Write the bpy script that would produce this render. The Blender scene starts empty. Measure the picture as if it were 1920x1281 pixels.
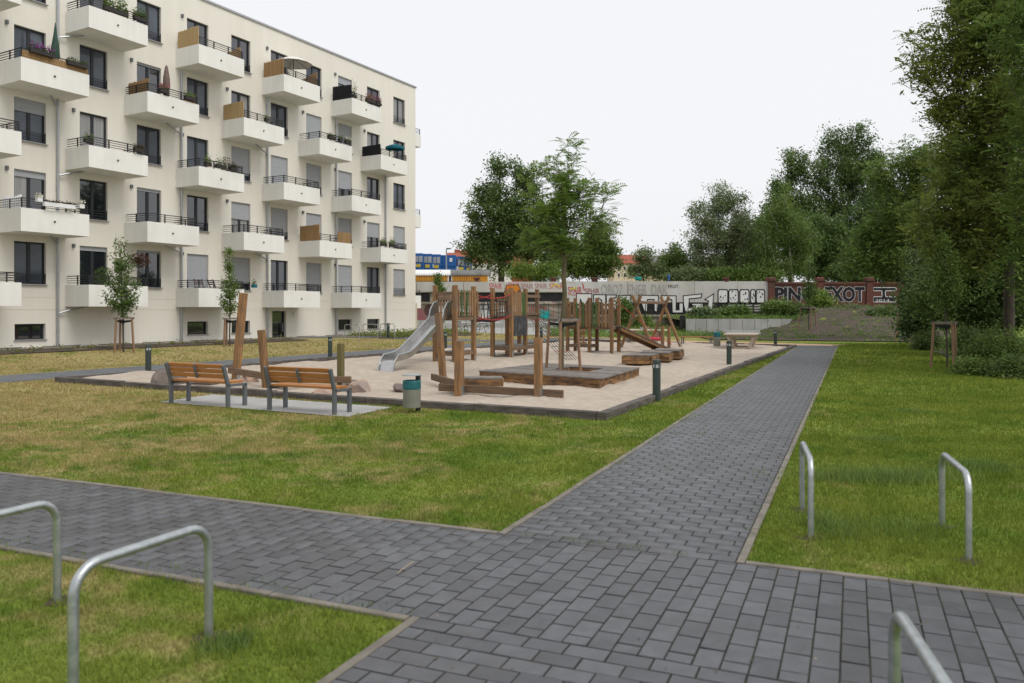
import bpy, bmesh, math, random
import numpy as np
from mathutils import Vector, Matrix

SC = bpy.context.scene
COL = SC.collection
RAD = math.radians

# ---------------------------------------------------------------- camera
F, HZ, CH = 1493.0, 582.5, 1.9            # focal length in photo pixels, horizon row, eye height
cam = bpy.data.objects.new('camera', bpy.data.cameras.new('camera'))
COL.objects.link(cam)
cam.location = (0, 0, CH)
cam.rotation_euler = (RAD(90), 0, 0)
cam.data.sensor_width = 36.0
cam.data.lens = 36.0 * F / 1920.0
cam.data.shift_y = -(640.5 - HZ) / 1920.0
cam.data.clip_end = 2000.0
cam.data.dof.use_dof = True
cam.data.dof.focus_distance = 19.0
cam.data.dof.aperture_fstop = 2.2
SC.camera = cam

# ---------------------------------------------------------------- overcast sky and soft sun
SUN_EL, SUN_AZ = RAD(52), RAD(128)        # azimuth clockwise from +Y
world = bpy.data.worlds.new('World'); SC.world = world
world.use_nodes = True
nt = world.node_tree
bg = nt.nodes['Background']
sky = nt.nodes.new('ShaderNodeTexSky')
sky.sky_type = 'NISHITA'; sky.sun_disc = False
sky.sun_elevation = SUN_EL; sky.sun_rotation = SUN_AZ
sky.air_density = 1.0; sky.dust_density = 6.0; sky.ozone_density = 1.0
hs = nt.nodes.new('ShaderNodeHueSaturation'); hs.inputs['Saturation'].default_value = 0.25
cl = nt.nodes.new('ShaderNodeMix'); cl.data_type = 'RGBA'
cl.inputs['Factor'].default_value = 0.82                     # closed cloud cover over the clear sky
cl.inputs['B'].default_value = (8.7, 8.8, 9.05, 1)
nt.links.new(sky.outputs['Color'], hs.inputs['Color'])
nt.links.new(hs.outputs['Color'], cl.inputs['A'])
nt.links.new(cl.outputs['Result'], bg.inputs['Color'])
bg.inputs['Strength'].default_value = 0.11
sun = bpy.data.objects.new('sun', bpy.data.lights.new('sun', 'SUN'))
COL.objects.link(sun)
sun.data.energy = 1.5; sun.data.angle = RAD(30); sun.data.color = (1.0, 0.97, 0.92)
_d = Vector((math.sin(SUN_AZ) * math.cos(SUN_EL), math.cos(SUN_AZ) * math.cos(SUN_EL), math.sin(SUN_EL)))
sun.rotation_euler = _d.to_track_quat('Z', 'Y').to_euler()
sun.location = _d * 60
SC.view_settings.view_transform = 'Standard'
SC.view_settings.look = 'None'
SC.view_settings.exposure = 0.12
SC.view_settings.gamma = 1.0
SC.view_settings.use_curve_mapping = False

# ---------------------------------------------------------------- helpers
def gp(x, y, z=0.0):
    """photo pixel -> point of the level z"""
    Y = F * (CH - z) / (y - HZ)
    return Vector(((x - 960) / F * Y, Y, z))

def px(x, y, Y):
    """photo pixel at a known distance"""
    return Vector(((x - 960) / F * Y, Y, CH - (y - HZ) / F * Y))

def sstep(a, b, x):
    t = np.clip((np.asarray(x, float) - a) / (b - a), 0, 1)
    return t * t * (3 - 2 * t)

ORG = {}                                   # world offset of unrotated parents
def link(o, parent=None):
    COL.objects.link(o)
    if parent is not None:
        o.parent = parent
    return o

def tag(o, label=None, cat=None, group=None, kind=None):
    if label: o['label'] = label
    if cat: o['category'] = cat
    if group: o['group'] = group
    if kind: o['kind'] = kind
    return o

def thing(name, label, cat, loc=(0, 0, 0), rz=0.0, group=None):
    o = bpy.data.objects.new(name, None)
    o.empty_display_size = 0.2
    link(o)
    o.location = loc; o.rotation_euler = (0, 0, rz)
    ORG[o.name] = Vector(loc)
    return tag(o, label, cat, group)

def copy_tree(o, parent=None):
    c = o.copy(); COL.objects.link(c)
    if parent is not None: c.parent = parent
    for ch in list(o.children): copy_tree(ch, c)
    return c

def fast_mesh(name, V, Fc, rnd=None):
    V = np.asarray(V, np.float32); Fc = np.asarray(Fc, np.int32)
    me = bpy.data.meshes.new(name)
    k = Fc.shape[1]
    me.vertices.add(len(V)); me.vertices.foreach_set('co', V.ravel())
    me.loops.add(Fc.size); me.loops.foreach_set('vertex_index', Fc.ravel())
    me.polygons.add(len(Fc))
    me.polygons.foreach_set('loop_start', np.arange(0, Fc.size, k, dtype=np.int32))
    me.update(calc_edges=True)
    if rnd is not None:
        at = me.attributes.new('rnd', 'FLOAT', 'FACE')
        at.data.foreach_set('value', np.asarray(rnd, np.float32))
    return me

class MB:
    """collects simple shapes and links them as one mesh object"""
    def __init__(s): s.v = []; s.f = []; s.r = []; s.smooth = False
    def add(s, vs, fs, r=None):
        n = len(s.v); s.v += [tuple(p) for p in vs]; s.f += [tuple(i + n for i in f) for f in fs]
        s.r += [random.random() if r is None else r] * len(fs)
        return s
    def box(s, c, d, rz=0.0, m=None):
        hx, hy, hz = d[0] / 2, d[1] / 2, d[2] / 2
        P = [Vector((x, y, z)) for z in (-hz, hz) for x, y in ((-hx, -hy), (hx, -hy), (hx, hy), (-hx, hy))]
        R = m if m is not None else Matrix.Rotation(rz, 3, 'Z')
        c = Vector(c)
        return s.add([R @ p + c for p in P], [(3, 2, 1, 0), (4, 5, 6, 7), (0, 1, 5, 4), (1, 2, 6, 5), (2, 3, 7, 6), (3, 0, 4, 7)])
    def bar(s, p0, p1, w, h, up=(0, 0, 1), cham=0.0):
        """square bar from p0 to p1, w across and h along up; cham chamfers the four long edges"""
        p0, p1 = Vector(p0), Vector(p1); d = (p1 - p0).normalized(); up = Vector(up)
        if abs(d.dot(up)) > 0.97: up = Vector((0, 1, 0)) if abs(d.y) < 0.9 else Vector((1, 0, 0))
        a = d.cross(up).normalized() * (w / 2); b = a.cross(d).normalized() * (h / 2)
        if cham <= 0:
            ring = [-a - b, a - b, a + b, -a + b]
        else:
            t, q = 1 - cham / (w / 2), 1 - cham / (h / 2)
            ring = [-a * t - b, a * t - b, a - b * q, a + b * q, a * t + b, -a * t + b, -a + b * q, -a - b * q]
        n = len(ring)
        V = [p0 + q for q in ring] + [p1 + q for q in ring]
        fs = [tuple(range(n - 1, -1, -1)), tuple(range(n, 2 * n))]
        fs += [(i, (i + 1) % n, n + (i + 1) % n, n + i) for i in range(n)]
        return s.add(V, fs)
    def tube(s, pts, r, n=8, cap=True):
        pts = [Vector(p) for p in pts]
        rs = r if isinstance(r, (list, tuple)) else [r] * len(pts)
        V = []; prev = None
        for i, p in enumerate(pts):
            d = (pts[min(i + 1, len(pts) - 1)] - pts[max(i - 1, 0)]).normalized()
            if prev is None:
                ref = Vector((0, 0, 1)) if abs(d.z) < 0.9 else Vector((1, 0, 0))
                a = d.cross(ref).normalized()
            else:
                a = (prev - d * prev.dot(d)).normalized()
            prev = a; b = d.cross(a)
            V += [p + (a * math.cos(2 * math.pi * k / n) + b * math.sin(2 * math.pi * k / n)) * rs[i] for k in range(n)]
        m = len(pts)
        fs = [(i * n + k, i * n + (k + 1) % n, (i + 1) * n + (k + 1) % n, (i + 1) * n + k) for i in range(m - 1) for k in range(n)]
        if cap: fs += [tuple(range(n - 1, -1, -1)), tuple(range((m - 1) * n, m * n))]
        return s.add(V, fs)
    def lathe(s, c, prof, n=20):
        c = Vector(c)
        V = [c + Vector((r * math.cos(2 * math.pi * k / n), r * math.sin(2 * math.pi * k / n), z)) for r, z in prof for k in range(n)]
        m = len(prof)
        fs = [(i * n + k, i * n + (k + 1) % n, (i + 1) * n + (k + 1) % n, (i + 1) * n + k) for i in range(m - 1) for k in range(n)]
        fs += [tuple(range(n - 1, -1, -1)), tuple(range((m - 1) * n, m * n))]
        return s.add(V, fs)
    def prism(s, poly, z0, z1):
        n = len(poly)
        V = [(p[0], p[1], z0) for p in poly] + [(p[0], p[1], z1) for p in poly]
        return s.add(V, [tuple(range(n - 1, -1, -1)), tuple(range(n, 2 * n))] + [(i, (i + 1) % n, n + (i + 1) % n, n + i) for i in range(n)])
    def build(s, name, mat, parent=None, local=False, smooth=False, bevel=0.0):
        me = bpy.data.meshes.new(name)
        off = Vector((0, 0, 0))
        if parent is not None and not local:
            q = parent
            while q is not None:
                off = off + ORG.get(q.name, Vector((0, 0, 0))); q = q.parent
        me.from_pydata([tuple(Vector(p) - off) for p in s.v], [], s.f)
        at = me.attributes.new('rnd', 'FLOAT', 'FACE')
        at.data.foreach_set('value', s.r)
        me.materials.append(mat)
        bm = bmesh.new(); bm.from_mesh(me)
        bmesh.ops.recalc_face_normals(bm, faces=bm.faces)
        if bevel > 0:
            ed = [e for e in bm.edges if len(e.link_faces) == 2 and e.calc_face_angle(0) > 0.6]
            bmesh.ops.bevel(bm, geom=ed, offset=bevel, segments=1, affect='EDGES', profile=0.5)
        bm.to_mesh(me); bm.free()
        if smooth:
            me.polygons.foreach_set('use_smooth', [True] * len(me.polygons))
            me.set_sharp_from_angle(angle=RAD(40))
        o = bpy.data.objects.new(name, me)
        return link(o, parent)

# ---------------------------------------------------------------- materials
def M(name, c1, c2=None, rough=0.8, scale=4.0, stretch=(1, 1, 1), metal=0.0, bump=0.0, bscale=None,
      rndamt=0.0, spec=0.4, c3=None, s3=0.6, f3=0.5, transl=0.0, detail=6.0, objrnd=False, contrast=(0.35, 0.65), coords='pos'):
    m = bpy.data.materials.new(name); m.use_nodes = True
    t = m.node_tree; N = t.nodes; L = t.links
    b = N['Principled BSDF']
    b.inputs['Roughness'].default_value = rough
    b.inputs['Metallic'].default_value = metal
    b.inputs['Specular IOR Level'].default_value = spec
    if coords == 'pos':
        src = N.new('ShaderNodeNewGeometry').outputs['Position']
    else:
        src = N.new('ShaderNodeTexCoord').outputs['Object']
    mp = N.new('ShaderNodeMapping'); mp.inputs['Scale'].default_value = stretch
    L.new(src, mp.inputs['Vector'])
    out = None
    if c2 is not None:
        nz = N.new('ShaderNodeTexNoise'); nz.inputs['Scale'].default_value = scale; nz.inputs['Detail'].default_value = detail
        L.new(mp.outputs['Vector'], nz.inputs['Vector'])
        rp = N.new('ShaderNodeMapRange'); rp.inputs['From Min'].default_value = contrast[0]; rp.inputs['From Max'].default_value = contrast[1]
        L.new(nz.outputs['Fac'], rp.inputs['Value'])
        mx = N.new('ShaderNodeMix'); mx.data_type = 'RGBA'
        mx.inputs['A'].default_value = (*c1, 1); mx.inputs['B'].default_value = (*c2, 1)
        L.new(rp.outputs['Result'], mx.inputs['Factor'])
        out = mx.outputs['Result']
    if c3 is not None:
        n3 = N.new('ShaderNodeTexNoise'); n3.inputs['Scale'].default_value = s3; n3.inputs['Detail'].default_value = 5
        L.new(src, n3.inputs['Vector'])
        r3 = N.new('ShaderNodeMapRange'); r3.inputs['From Min'].default_value = f3 - 0.08; r3.inputs['From Max'].default_value = f3 + 0.12
        L.new(n3.outputs['Fac'], r3.inputs['Value'])
        m3 = N.new('ShaderNodeMix'); m3.data_type = 'RGBA'
        if out is None: m3.inputs['A'].default_value = (*c1, 1)
        else: L.new(out, m3.inputs['A'])
        m3.inputs['B'].default_value = (*c3, 1)
        L.new(r3.outputs['Result'], m3.inputs['Factor'])
        out = m3.outputs['Result']
    if rndamt > 0:
        at = N.new('ShaderNodeAttribute'); at.attribute_name = 'rnd'
        val = at.outputs['Fac']
        if objrnd:
            oi = N.new('ShaderNodeObjectInfo')
            ad = N.new('ShaderNodeMath'); ad.operation = 'ADD'
            L.new(val, ad.inputs[0]); L.new(oi.outputs['Random'], ad.inputs[1])
            fr = N.new('ShaderNodeMath'); fr.operation = 'FRACT'; L.new(ad.outputs[0], fr.inputs[0]); val = fr.outputs[0]
        mr = N.new('ShaderNodeMapRange'); mr.inputs['To Min'].default_value = 1 - rndamt; mr.inputs['To Max'].default_value = 1 + rndamt
        L.new(val, mr.inputs['Value'])
        sc = N.new('ShaderNodeVectorMath'); sc.operation = 'SCALE'
        if out is None: sc.inputs[0].default_value = c1
        else: L.new(out, sc.inputs[0])
        L.new(mr.outputs['Result'], sc.inputs['Scale'])
        out = sc.outputs['Vector']
    if out is None: b.inputs['Base Color'].default_value = (*c1, 1)
    else: L.new(out, b.inputs['Base Color'])
    if bump > 0:
        nb = N.new('ShaderNodeTexNoise'); nb.inputs['Scale'].default_value = bscale or scale * 3; nb.inputs['Detail'].default_value = 5
        L.new(mp.outputs['Vector'], nb.inputs['Vector'])
        bp = N.new('ShaderNodeBump'); bp.inputs['Strength'].default_value = bump; bp.inputs['Distance'].default_value = 0.02
        L.new(nb.outputs['Fac'], bp.inputs['Height']); L.new(bp.outputs['Normal'], b.inputs['Normal'])
    if transl > 0:
        tr = N.new('ShaderNodeBsdfTranslucent'); ms = N.new('ShaderNodeMixShader'); ms.inputs['Fac'].default_value = transl
        if out is None: tr.inputs['Color'].default_value = (*c1, 1)
        else: L.new(out, tr.inputs['Color'])
        L.new(b.outputs['BSDF'], ms.inputs[1]); L.new(tr.outputs['BSDF'], ms.inputs[2])
        L.new(ms.outputs['Shader'], N['Material Output'].inputs['Surface'])
    return m

MT = {}
MT['render'] = M('cream_render', (.70, .665, .585), (.73, .695, .62), rough=.95, scale=.9, stretch=(3, 3, .22), bump=.12, bscale=60, c3=(.66, .625, .55), s3=.12, f3=.58)
MT['white_render'] = M('white_balcony_render', (.76, .75, .71), (.72, .71, .67), rough=.9, scale=1.4, stretch=(3, 3, .3), bump=.08, bscale=60, c3=(.67, .66, .62), s3=.5, f3=.6)
MT['frame'] = M('anthracite_frame', (.018, .020, .024), rough=.45)
MT['pane'] = M('window_pane', (.010, .013, .018), rough=.03, spec=.5)
MT['pane'].node_tree.nodes['Principled BSDF'].inputs['IOR'].default_value = 2.1
MT['curtain'] = M('pane_with_curtain', (.20, .20, .20), (.30, .30, .295), rough=.05, scale=6, stretch=(3, 3, .05))
MT['skypane'] = M('pane_with_painted_sky', (.10, .115, .14), (.05, .06, .075), rough=.04, scale=.6)  # bluish sky reflection painted into the pane colour, mostly on upper floors
MT['shutter'] = M('roller_shutter', (.33, .34, .36), (.36, .37, .39), rough=.55, scale=1.5, stretch=(1, 1, 16))
MT['sill'] = M('metal_sill', (.36, .36, .37), rough=.5, metal=.4)
MT['zinc'] = M('zinc_pipe', (.42, .44, .46), (.36, .38, .40), rough=.42, metal=.75, scale=3)
MT['steel'] = M('dark_steel_rail', (.02, .021, .024), rough=.5)
MT['galv'] = M('galvanised_steel', (.50, .52, .53), (.38, .41, .42), rough=.40, metal=.85, scale=18, bump=.08, bscale=60)
MT['benchsteel'] = M('grey_painted_steel', (.13, .14, .15), rough=.5, metal=.3)
MT['stainless'] = M('stainless_steel', (.55, .54, .53), (.45, .44, .43), rough=.27, metal=.95, scale=2.5, stretch=(1, 1, 1))
MT['benchwood'] = M('orange_glazed_wood', (.42, .18, .05), (.34, .135, .034), rough=.55, scale=3, stretch=(3, 3, 30), rndamt=.12, objrnd=True)
MT['post'] = M('robinia_post', (.30, .160, .065), (.145, .085, .042), rough=.85, scale=3.0, stretch=(9, 9, .8), bump=.35, bscale=9, c3=(.16, .115, .08), s3=1.3, f3=.60, rndamt=.12, objrnd=True)
MT['slat'] = M('weathered_slat', (.30, .170, .080), (.18, .115, .065), rough=.85, scale=3.0, stretch=(9, 9, .8), bump=.25, bscale=9, rndamt=.22, objrnd=True)
MT['slatgreen'] = M('green_stained_slat', (.07, .12, .03), (.045, .085, .028), rough=.8, scale=3.0, stretch=(9, 9, .8), rndamt=.25, objrnd=True)
MT['moss'] = M('mossy_post', (.11, .12, .03), (.14, .105, .05), rough=.9, scale=3.0, stretch=(5, 5, .8), bump=.3)
MT['beam'] = M('weathered_beam', (.115, .080, .056), (.20, .125, .07), rough=.85, scale=2.5, stretch=(1.2, 1.2, 16), bump=.3, bscale=8, rndamt=.15, objrnd=True)
MT['deck'] = M('greyed_deck_board', (.20, .175, .155), (.135, .115, .10), rough=.7, scale=4, stretch=(2, 2, 2), bump=.2, rndamt=.22, objrnd=True)
MT['deckside'] = M('brown_deck_side', (.30, .155, .06), (.09, .055, .034), rough=.85, scale=3.2, stretch=(1, 1, 3), bump=.25, rndamt=.15, objrnd=True)
MT['edging'] = M('dark_edging_timber', (.060, .050, .043), (.125, .11, .098), rough=.85, scale=3, stretch=(1, 1, 4), bump=.3, rndamt=.15, objrnd=True)
MT['stake'] = M('stake_wood', (.27, .16, .09), (.19, .12, .075), rough=.85, scale=3, stretch=(8, 8, 1), bump=.2)
MT['strap'] = M('black_strap', (.012, .012, .013), rough=.7)
MT['rope_black'] = M('black_rope', (.018, .018, .024), rough=.85)
MT['rope_red'] = M('red_rope', (.42, .035, .03), rough=.75)
MT['red'] = M('red_plastic', (.45, .02, .04), rough=.5)
MT['board'] = M('chalk_board', (.035, .036, .04), (.22, .22, .22), rough=.9, scale=5, stretch=(2, 2, .7), contrast=(.5, .85))
MT['bollard'] = M('bollard_paint', (.028, .042, .038), (.036, .05, .045), rough=.5, scale=6)
MT['lens'] = M('bollard_lens', (.42, .44, .43), rough=.25)
MT['binbody'] = M('bin_grey', (.20, .20, .165), (.17, .17, .14), rough=.55, scale=6)
MT['binbag'] = M('teal_bag', (.012, .10, .115), (.02, .14, .155), rough=.4, scale=9, bump=.6, bscale=16)
MT['paver'] = M('charcoal_paver', (.061, .063, .070), (.083, .086, .095), rough=.34, scale=9, bump=.18, bscale=220, rndamt=.24, objrnd=True, c3=(.058, .057, .058), s3=.9, f3=.6, spec=.5)
MT['joint'] = M('paver_joint', (.010, .010, .009), (.034, .034, .018), rough=1, scale=5)
MT['kerb'] = M('concrete_kerb', (.21, .19, .16), (.14, .125, .105), rough=.95, scale=5, bump=.2, bscale=80, rndamt=.1, objrnd=True)
MT['concrete'] = M('grey_concrete', (.42, .42, .40), (.34, .34, .32), rough=.9, scale=1.2, bump=.1, rndamt=.06, objrnd=True, stretch=(1, 1, .5))
MT['slab'] = M('pale_slab', (.37, .37, .36), (.30, .295, .28), rough=.9, scale=2.2, bump=.12, bscale=40)
MT['sand'] = M('play_sand', (.46, .395, .325), (.38, .32, .258), rough=1, scale=5, bump=1.0, bscale=14, c3=(.37, .31, .25), s3=.55, f3=.58)
MT['asphalt'] = M('grey_asphalt', (.105, .11, .118), (.135, .14, .148), rough=.9, scale=1.5, bump=.2, bscale=150)
MT['gravelorange'] = M('orange_bound_gravel', (.52, .33, .21), (.45, .29, .19), rough=1, scale=3, bump=.3, bscale=60)
MT['gravel'] = M('grey_gravel', (.32, .30, .27), (.16, .15, .135), rough=1, scale=22, bump=.8, bscale=30)
MT['soil'] = M('brown_soil', (.055, .041, .031), (.092, .070, .052), rough=1, scale=2.5, bump=.9, bscale=9)
MT['rock'] = M('pink_granite', (.42, .28, .20), (.26, .21, .18), rough=.9, scale=2.2, bump=.5, bscale=9)
MT['darkrock'] = M('dark_boulder', (.115, .098, .09), (.21, .17, .145), rough=.9, scale=3, bump=.5, bscale=9)
MT['bark'] = M('grey_brown_bark', (.085, .068, .050), (.045, .038, .030), rough=.95, scale=3, stretch=(4, 4, .8), bump=.5)
MT['barkgreen'] = M('olive_young_bark', (.13, .105, .055), (.085, .075, .042), rough=.95, scale=3, stretch=(4, 4, .8), bump=.3)
MT['birch'] = M('birch_bark', (.50, .48, .44), (.12, .11, .10), rough=.9, scale=2, stretch=(1, 1, 3), contrast=(.5, .8))
def leafmat(n, a, b, tr=.42):
    return M(n, a, b, rough=.6, scale=.35, rndamt=.45, transl=tr, spec=.25, contrast=(.38, .62))
MT['leaf_dark'] = leafmat('leaf_dark', (.095, .155, .045), (.135, .200, .058))
MT['leaf_mid'] = leafmat('leaf_mid', (.125, .200, .048), (.170, .245, .060))
MT['leaf_fresh'] = leafmat('leaf_fresh', (.155, .245, .048), (.20, .285, .058))
MT['leaf_grey'] = leafmat('leaf_grey', (.150, .205, .090), (.195, .245, .105))
MT['leaf_olive'] = leafmat('leaf_olive', (.145, .205, .046), (.205, .230, .052))
MT['leaf_deep'] = leafmat('leaf_deep', (.066, .112, .036), (.090, .145, .045))
MT['leaf_yellow'] = leafmat('leaf_yellow', (.20, .20, .03), (.13, .16, .03))
MT['leaf_red'] = leafmat('leaf_red', (.11, .045, .035), (.08, .07, .03))
MT['flower_purple'] = leafmat('flower_purple', (.34, .03, .30), (.22, .03, .26), .1)
MT['flower_pink'] = leafmat('flower_pink', (.50, .06, .18), (.35, .08, .16), .1)
MT['flower_white'] = leafmat('flower_white', (.75, .72, .62), (.6, .6, .5), .1)
MT['reed'] = M('reed_screen', (.42, .27, .13), (.29, .175, .08), rough=.95, scale=6, stretch=(9, 9, .35), bump=.5, bscale=30, rndamt=.15)
MT['palereed'] = M('pale_bamboo_screen', (.52, .38, .19), (.42, .29, .14), rough=.9, scale=4, stretch=(10, 10, .2), bump=.4, bscale=30)
MT['blackcloth'] = M('black_screen_cloth', (.013, .013, .015), (.022, .021, .024), rough=.95, scale=5)
MT['pot'] = M('dark_planter', (.028, .024, .022), rough=.7)
MT['whitepaint'] = M('white_paint', (.72, .72, .72), rough=.6)
MT['teal'] = M('teal_fabric', (.0, .13, .17), (.0, .10, .14), rough=.8, scale=5)
MT['greenfab'] = M('dark_green_fabric', (.035, .075, .055), (.028, .06, .045), rough=.9, scale=6)
MT['brownfab'] = M('taupe_fabric', (.17, .12, .105), (.13, .09, .08), rough=.9, scale=6)
MT['whitefab'] = M('white_fabric', (.68, .66, .62), rough=.85)
MT['chairwood'] = M('dark_chair_wood', (.075, .03, .018), rough=.6)

# ---------------------------------------------------------------- site geometry
TH = RAD(23.2)                                     # the paved path's bearing
UV_U = Vector((math.sin(TH), math.cos(TH), 0)); UV_V = Vector((math.cos(TH), -math.sin(TH), 0))
def uv(u, v, z=0.0): return UV_U * u + UV_V * v + Vector((0, 0, z))
FA = RAD(29.1)                                     # the house front's bearing
FC = Vector(((779 - 960) / F * 55.4, 55.4, 0))     # far corner of the house
FN = Vector((math.cos(FA), -math.sin(FA), 0)); FD = Vector((-math.sin(FA), -math.cos(FA), 0))
def fac(s, n, z=0.0): return FC + FD * s + FN * n + Vector((0, 0, z))
SAND = [Vector((-11.98, 21.09, 0)), Vector((1.58, 13.87, 0)), Vector((14.7, 41.4, 0)), Vector((3.8, 49.3, 0))]
PAD = [Vector((-7.3, 16.45, 0)), Vector((-2.92, 14.15, 0)), Vector((-2.33, 15.55, 0)), Vector((-6.75, 17.95, 0))]
BASE_Z = 0.39
WALL_Y = 72.0

def terrain(X, Y):
    X = np.asarray(X, float); Y = np.asarray(Y, float)
    dn = (X - FC.x) * FN.x + (Y - FC.y) * FN.y
    ss = (X - FC.x) * FD.x + (Y - FC.y) * FD.y
    z = BASE_Z * (1 - sstep(2.6, 7.6, dn)) * sstep(-9, -2, ss)
    back = 0.48 * sstep(61, 71, Y)
    mound = 1.75 * sstep(49.5, 70, Y) * sstep(17, 26, X)
    return np.maximum(z, back) + mound
def tz(p): return float(terrain(p[0], p[1]))

def in_quad(X, Y, Q):
    r = np.ones_like(X, bool)
    n = len(Q)
    for i in range(n):
        a, b = Q[i], Q[(i + 1) % n]
        r &= ((b.x - a.x) * (Y - a.y) - (b.y - a.y) * (X - a.x)) >= 0
    return r

# ground sheet ------------------------------------------------------------
def grass_nodes(m, blades=False):
    t = m.node_tree; N = t.nodes; L = t.links; b = N['Principled BSDF']
    g = N.new('ShaderNodeNewGeometry')
    def noise(s, d=4, dis=0.0):
        n = N.new('ShaderNodeTexNoise'); n.inputs['Scale'].default_value = s; n.inputs['Detail'].default_value = d
        n.inputs['Distortion'].default_value = dis
        mp = N.new('ShaderNodeMapping'); mp.inputs['Scale'].default_value = (1, 1, 0)
        L.new(g.outputs['Position'], mp.inputs['Vector']); L.new(mp.outputs['Vector'], n.inputs['Vector'])
        return n.outputs['Fac']
    def mrange(v, a, c, lo=0.0, hi=1.0):
        r = N.new('ShaderNodeMapRange'); r.inputs['From Min'].default_value = a; r.inputs['From Max'].default_value = c
        r.inputs['To Min'].default_value = lo; r.inputs['To Max'].default_value = hi
        L.new(v, r.inputs['Value']); return r.outputs['Result']
    def math2(op, a, c):
        n = N.new('ShaderNodeMath'); n.operation = op
        for i, q in enumerate((a, c)):
            if isinstance(q, float): n.inputs[i].default_value = q
            else: L.new(q, n.inputs[i])
        return n.outputs[0]
    def mix(f, a, c):
        n = N.new('ShaderNodeMix'); n.data_type = 'RGBA'; L.new(f, n.inputs['Factor'])
        for k, q in (('A', a), ('B', c)):
            if isinstance(q, tuple): n.inputs[k].default_value = (*q, 1)
            else: L.new(q, n.inputs[k])
        return n.outputs['Result']
    # how dried-out the turf is: more towards the house, less right of the path
    dt = N.new('ShaderNodeVectorMath'); dt.operation = 'DOT_PRODUCT'; dt.inputs[1].default_value = (UV_V.x, UV_V.y, 0)
    L.new(g.outputs['Position'], dt.inputs[0])
    side = mrange(dt.outputs['Value'], -15.0, 0.5, 0.14, -0.12)
    dry = math2('ADD', math2('ADD', math2('MULTIPLY', noise(.55, 4, .6), .55), math2('MULTIPLY', noise(3.2, 6, .5), .45)), side)
    dryf = mrange(dry, .47, .62)
    green = mix(mrange(noise(.8, 4), .35, .65), (.122, .184, .024), (.192, .235, .038))
    lush = mix(mrange(noise(1.3, 3), .62, .70), green, (.092, .160, .022))
    tan = mix(mrange(noise(3.5, 4), .4, .6), (.375, .295, .14), (.32, .275, .11))
    c = mix(dryf, lush, tan)
    if blades:
        at = N.new('ShaderNodeAttribute'); at.attribute_name = 'rnd'
        sc = N.new('ShaderNodeVectorMath'); sc.operation = 'SCALE'
        L.new(c, sc.inputs[0]); L.new(mrange(at.outputs['Fac'], 0, 1, .75, 1.4), sc.inputs['Scale']); c = sc.outputs['Vector']
        tr = N.new('ShaderNodeBsdfTranslucent'); ms = N.new('ShaderNodeMixShader'); ms.inputs['Fac'].default_value = .35
        L.new(c, tr.inputs['Color']); L.new(b.outputs['BSDF'], ms.inputs[1]); L.new(tr.outputs['BSDF'], ms.inputs[2])
        L.new(ms.outputs['Shader'], N['Material Output'].inputs['Surface'])
    else:
        fine = mix(mrange(noise(38, 4), .3, .7), (.80, .80, .80), (1.12, 1.12, 1.12))
        mu = N.new('ShaderNodeMix'); mu.data_type = 'RGBA'; mu.blend_type = 'MULTIPLY'; mu.inputs['Factor'].default_value = 1
        L.new(c, mu.inputs['A']); L.new(fine, mu.inputs['B']); c = mu.outputs['Result']
        bp = N.new('ShaderNodeBump'); bp.inputs['Strength'].default_value = .8; bp.inputs['Distance'].default_value = .04
        L.new(noise(30, 5), bp.inputs['Height']); L.new(bp.outputs['Normal'], b.inputs['Normal'])
    L.new(c, b.inputs['Base Color'])
    b.inputs['Roughness'].default_value = .9; b.inputs['Specular IOR Level'].default_value = .15
    return m
MT['lawn'] = grass_nodes(M('lawn_turf', (.1, .1, .02)))
MT['blade'] = grass_nodes(M('grass_blades', (.1, .1, .02)), True)

def grid_sheet(name, xs, ys, mat, dz=0.0, kind='structure', zf=None):
    X, Y = np.meshgrid(xs, ys)
    Z = (terrain(X, Y) if zf is None else zf(X, Y)) + dz
    V = np.stack([X.ravel(), Y.ravel(), Z.ravel()], 1)
    nx, ny = len(xs), len(ys)
    i, j = np.meshgrid(np.arange(nx - 1), np.arange(ny - 1)); a = (j * nx + i).ravel()
    me = fast_mesh(name, V, np.stack([a, a + 1, a + nx + 1, a + nx], 1))
    me.materials.append(mat)
    me.polygons.foreach_set('use_smooth', [True] * len(me.polygons))
    o = link(bpy.data.objects.new(name, me))
    tag(o, kind=kind)
    return o

def patch(name, quad, mat, dz, nu=2, nv=2, parent=None, kind='structure', bumpz=0.0, seed=0):
    """draped quadrilateral p00,p10,p11,p01"""
    p00, p10, p11, p01 = [Vector(p) for p in quad]
    rng = np.random.default_rng(seed)
    V = []
    for j in range(nv + 1):
        for i in range(nu + 1):
            a, b = i / nu, j / nv
            p = p00 * (1 - a) * (1 - b) + p10 * a * (1 - b) + p11 * a * b + p01 * (1 - a) * b
            inner = 0 < i < nu and 0 < j < nv
            V.append((p.x, p.y, tz(p) + dz + (rng.normal() * bumpz if inner else 0)))
    a = np.array([j * (nu + 1) + i for j in range(nv) for i in range(nu)])
    me = fast_mesh(name, V, np.stack([a, a + 1, a + nu + 2, a + nu + 1], 1))
    me.materials.append(mat)
    me.polygons.foreach_set('use_smooth', [True] * len(me.polygons))
    o = link(bpy.data.objects.new(name, me), parent)
    if kind and parent is None: tag(o, kind=kind)
    return o

grid_sheet('ground', np.arange(-70, 90.1, .8), np.concatenate([np.arange(-12, 48, 1.0), np.arange(48, 73.1, .6)]), MT['lawn'], -0.004)
# the raised railway land behind the wall, out to the horizon
grid_sheet('railway_terrace', np.linspace(-500, 500, 11), np.array([72.3, 100, 160, 300, 700, 1500.]), MT['lawn'], 0, zf=lambda X, Y: 4.35 + 0 * X)

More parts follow.
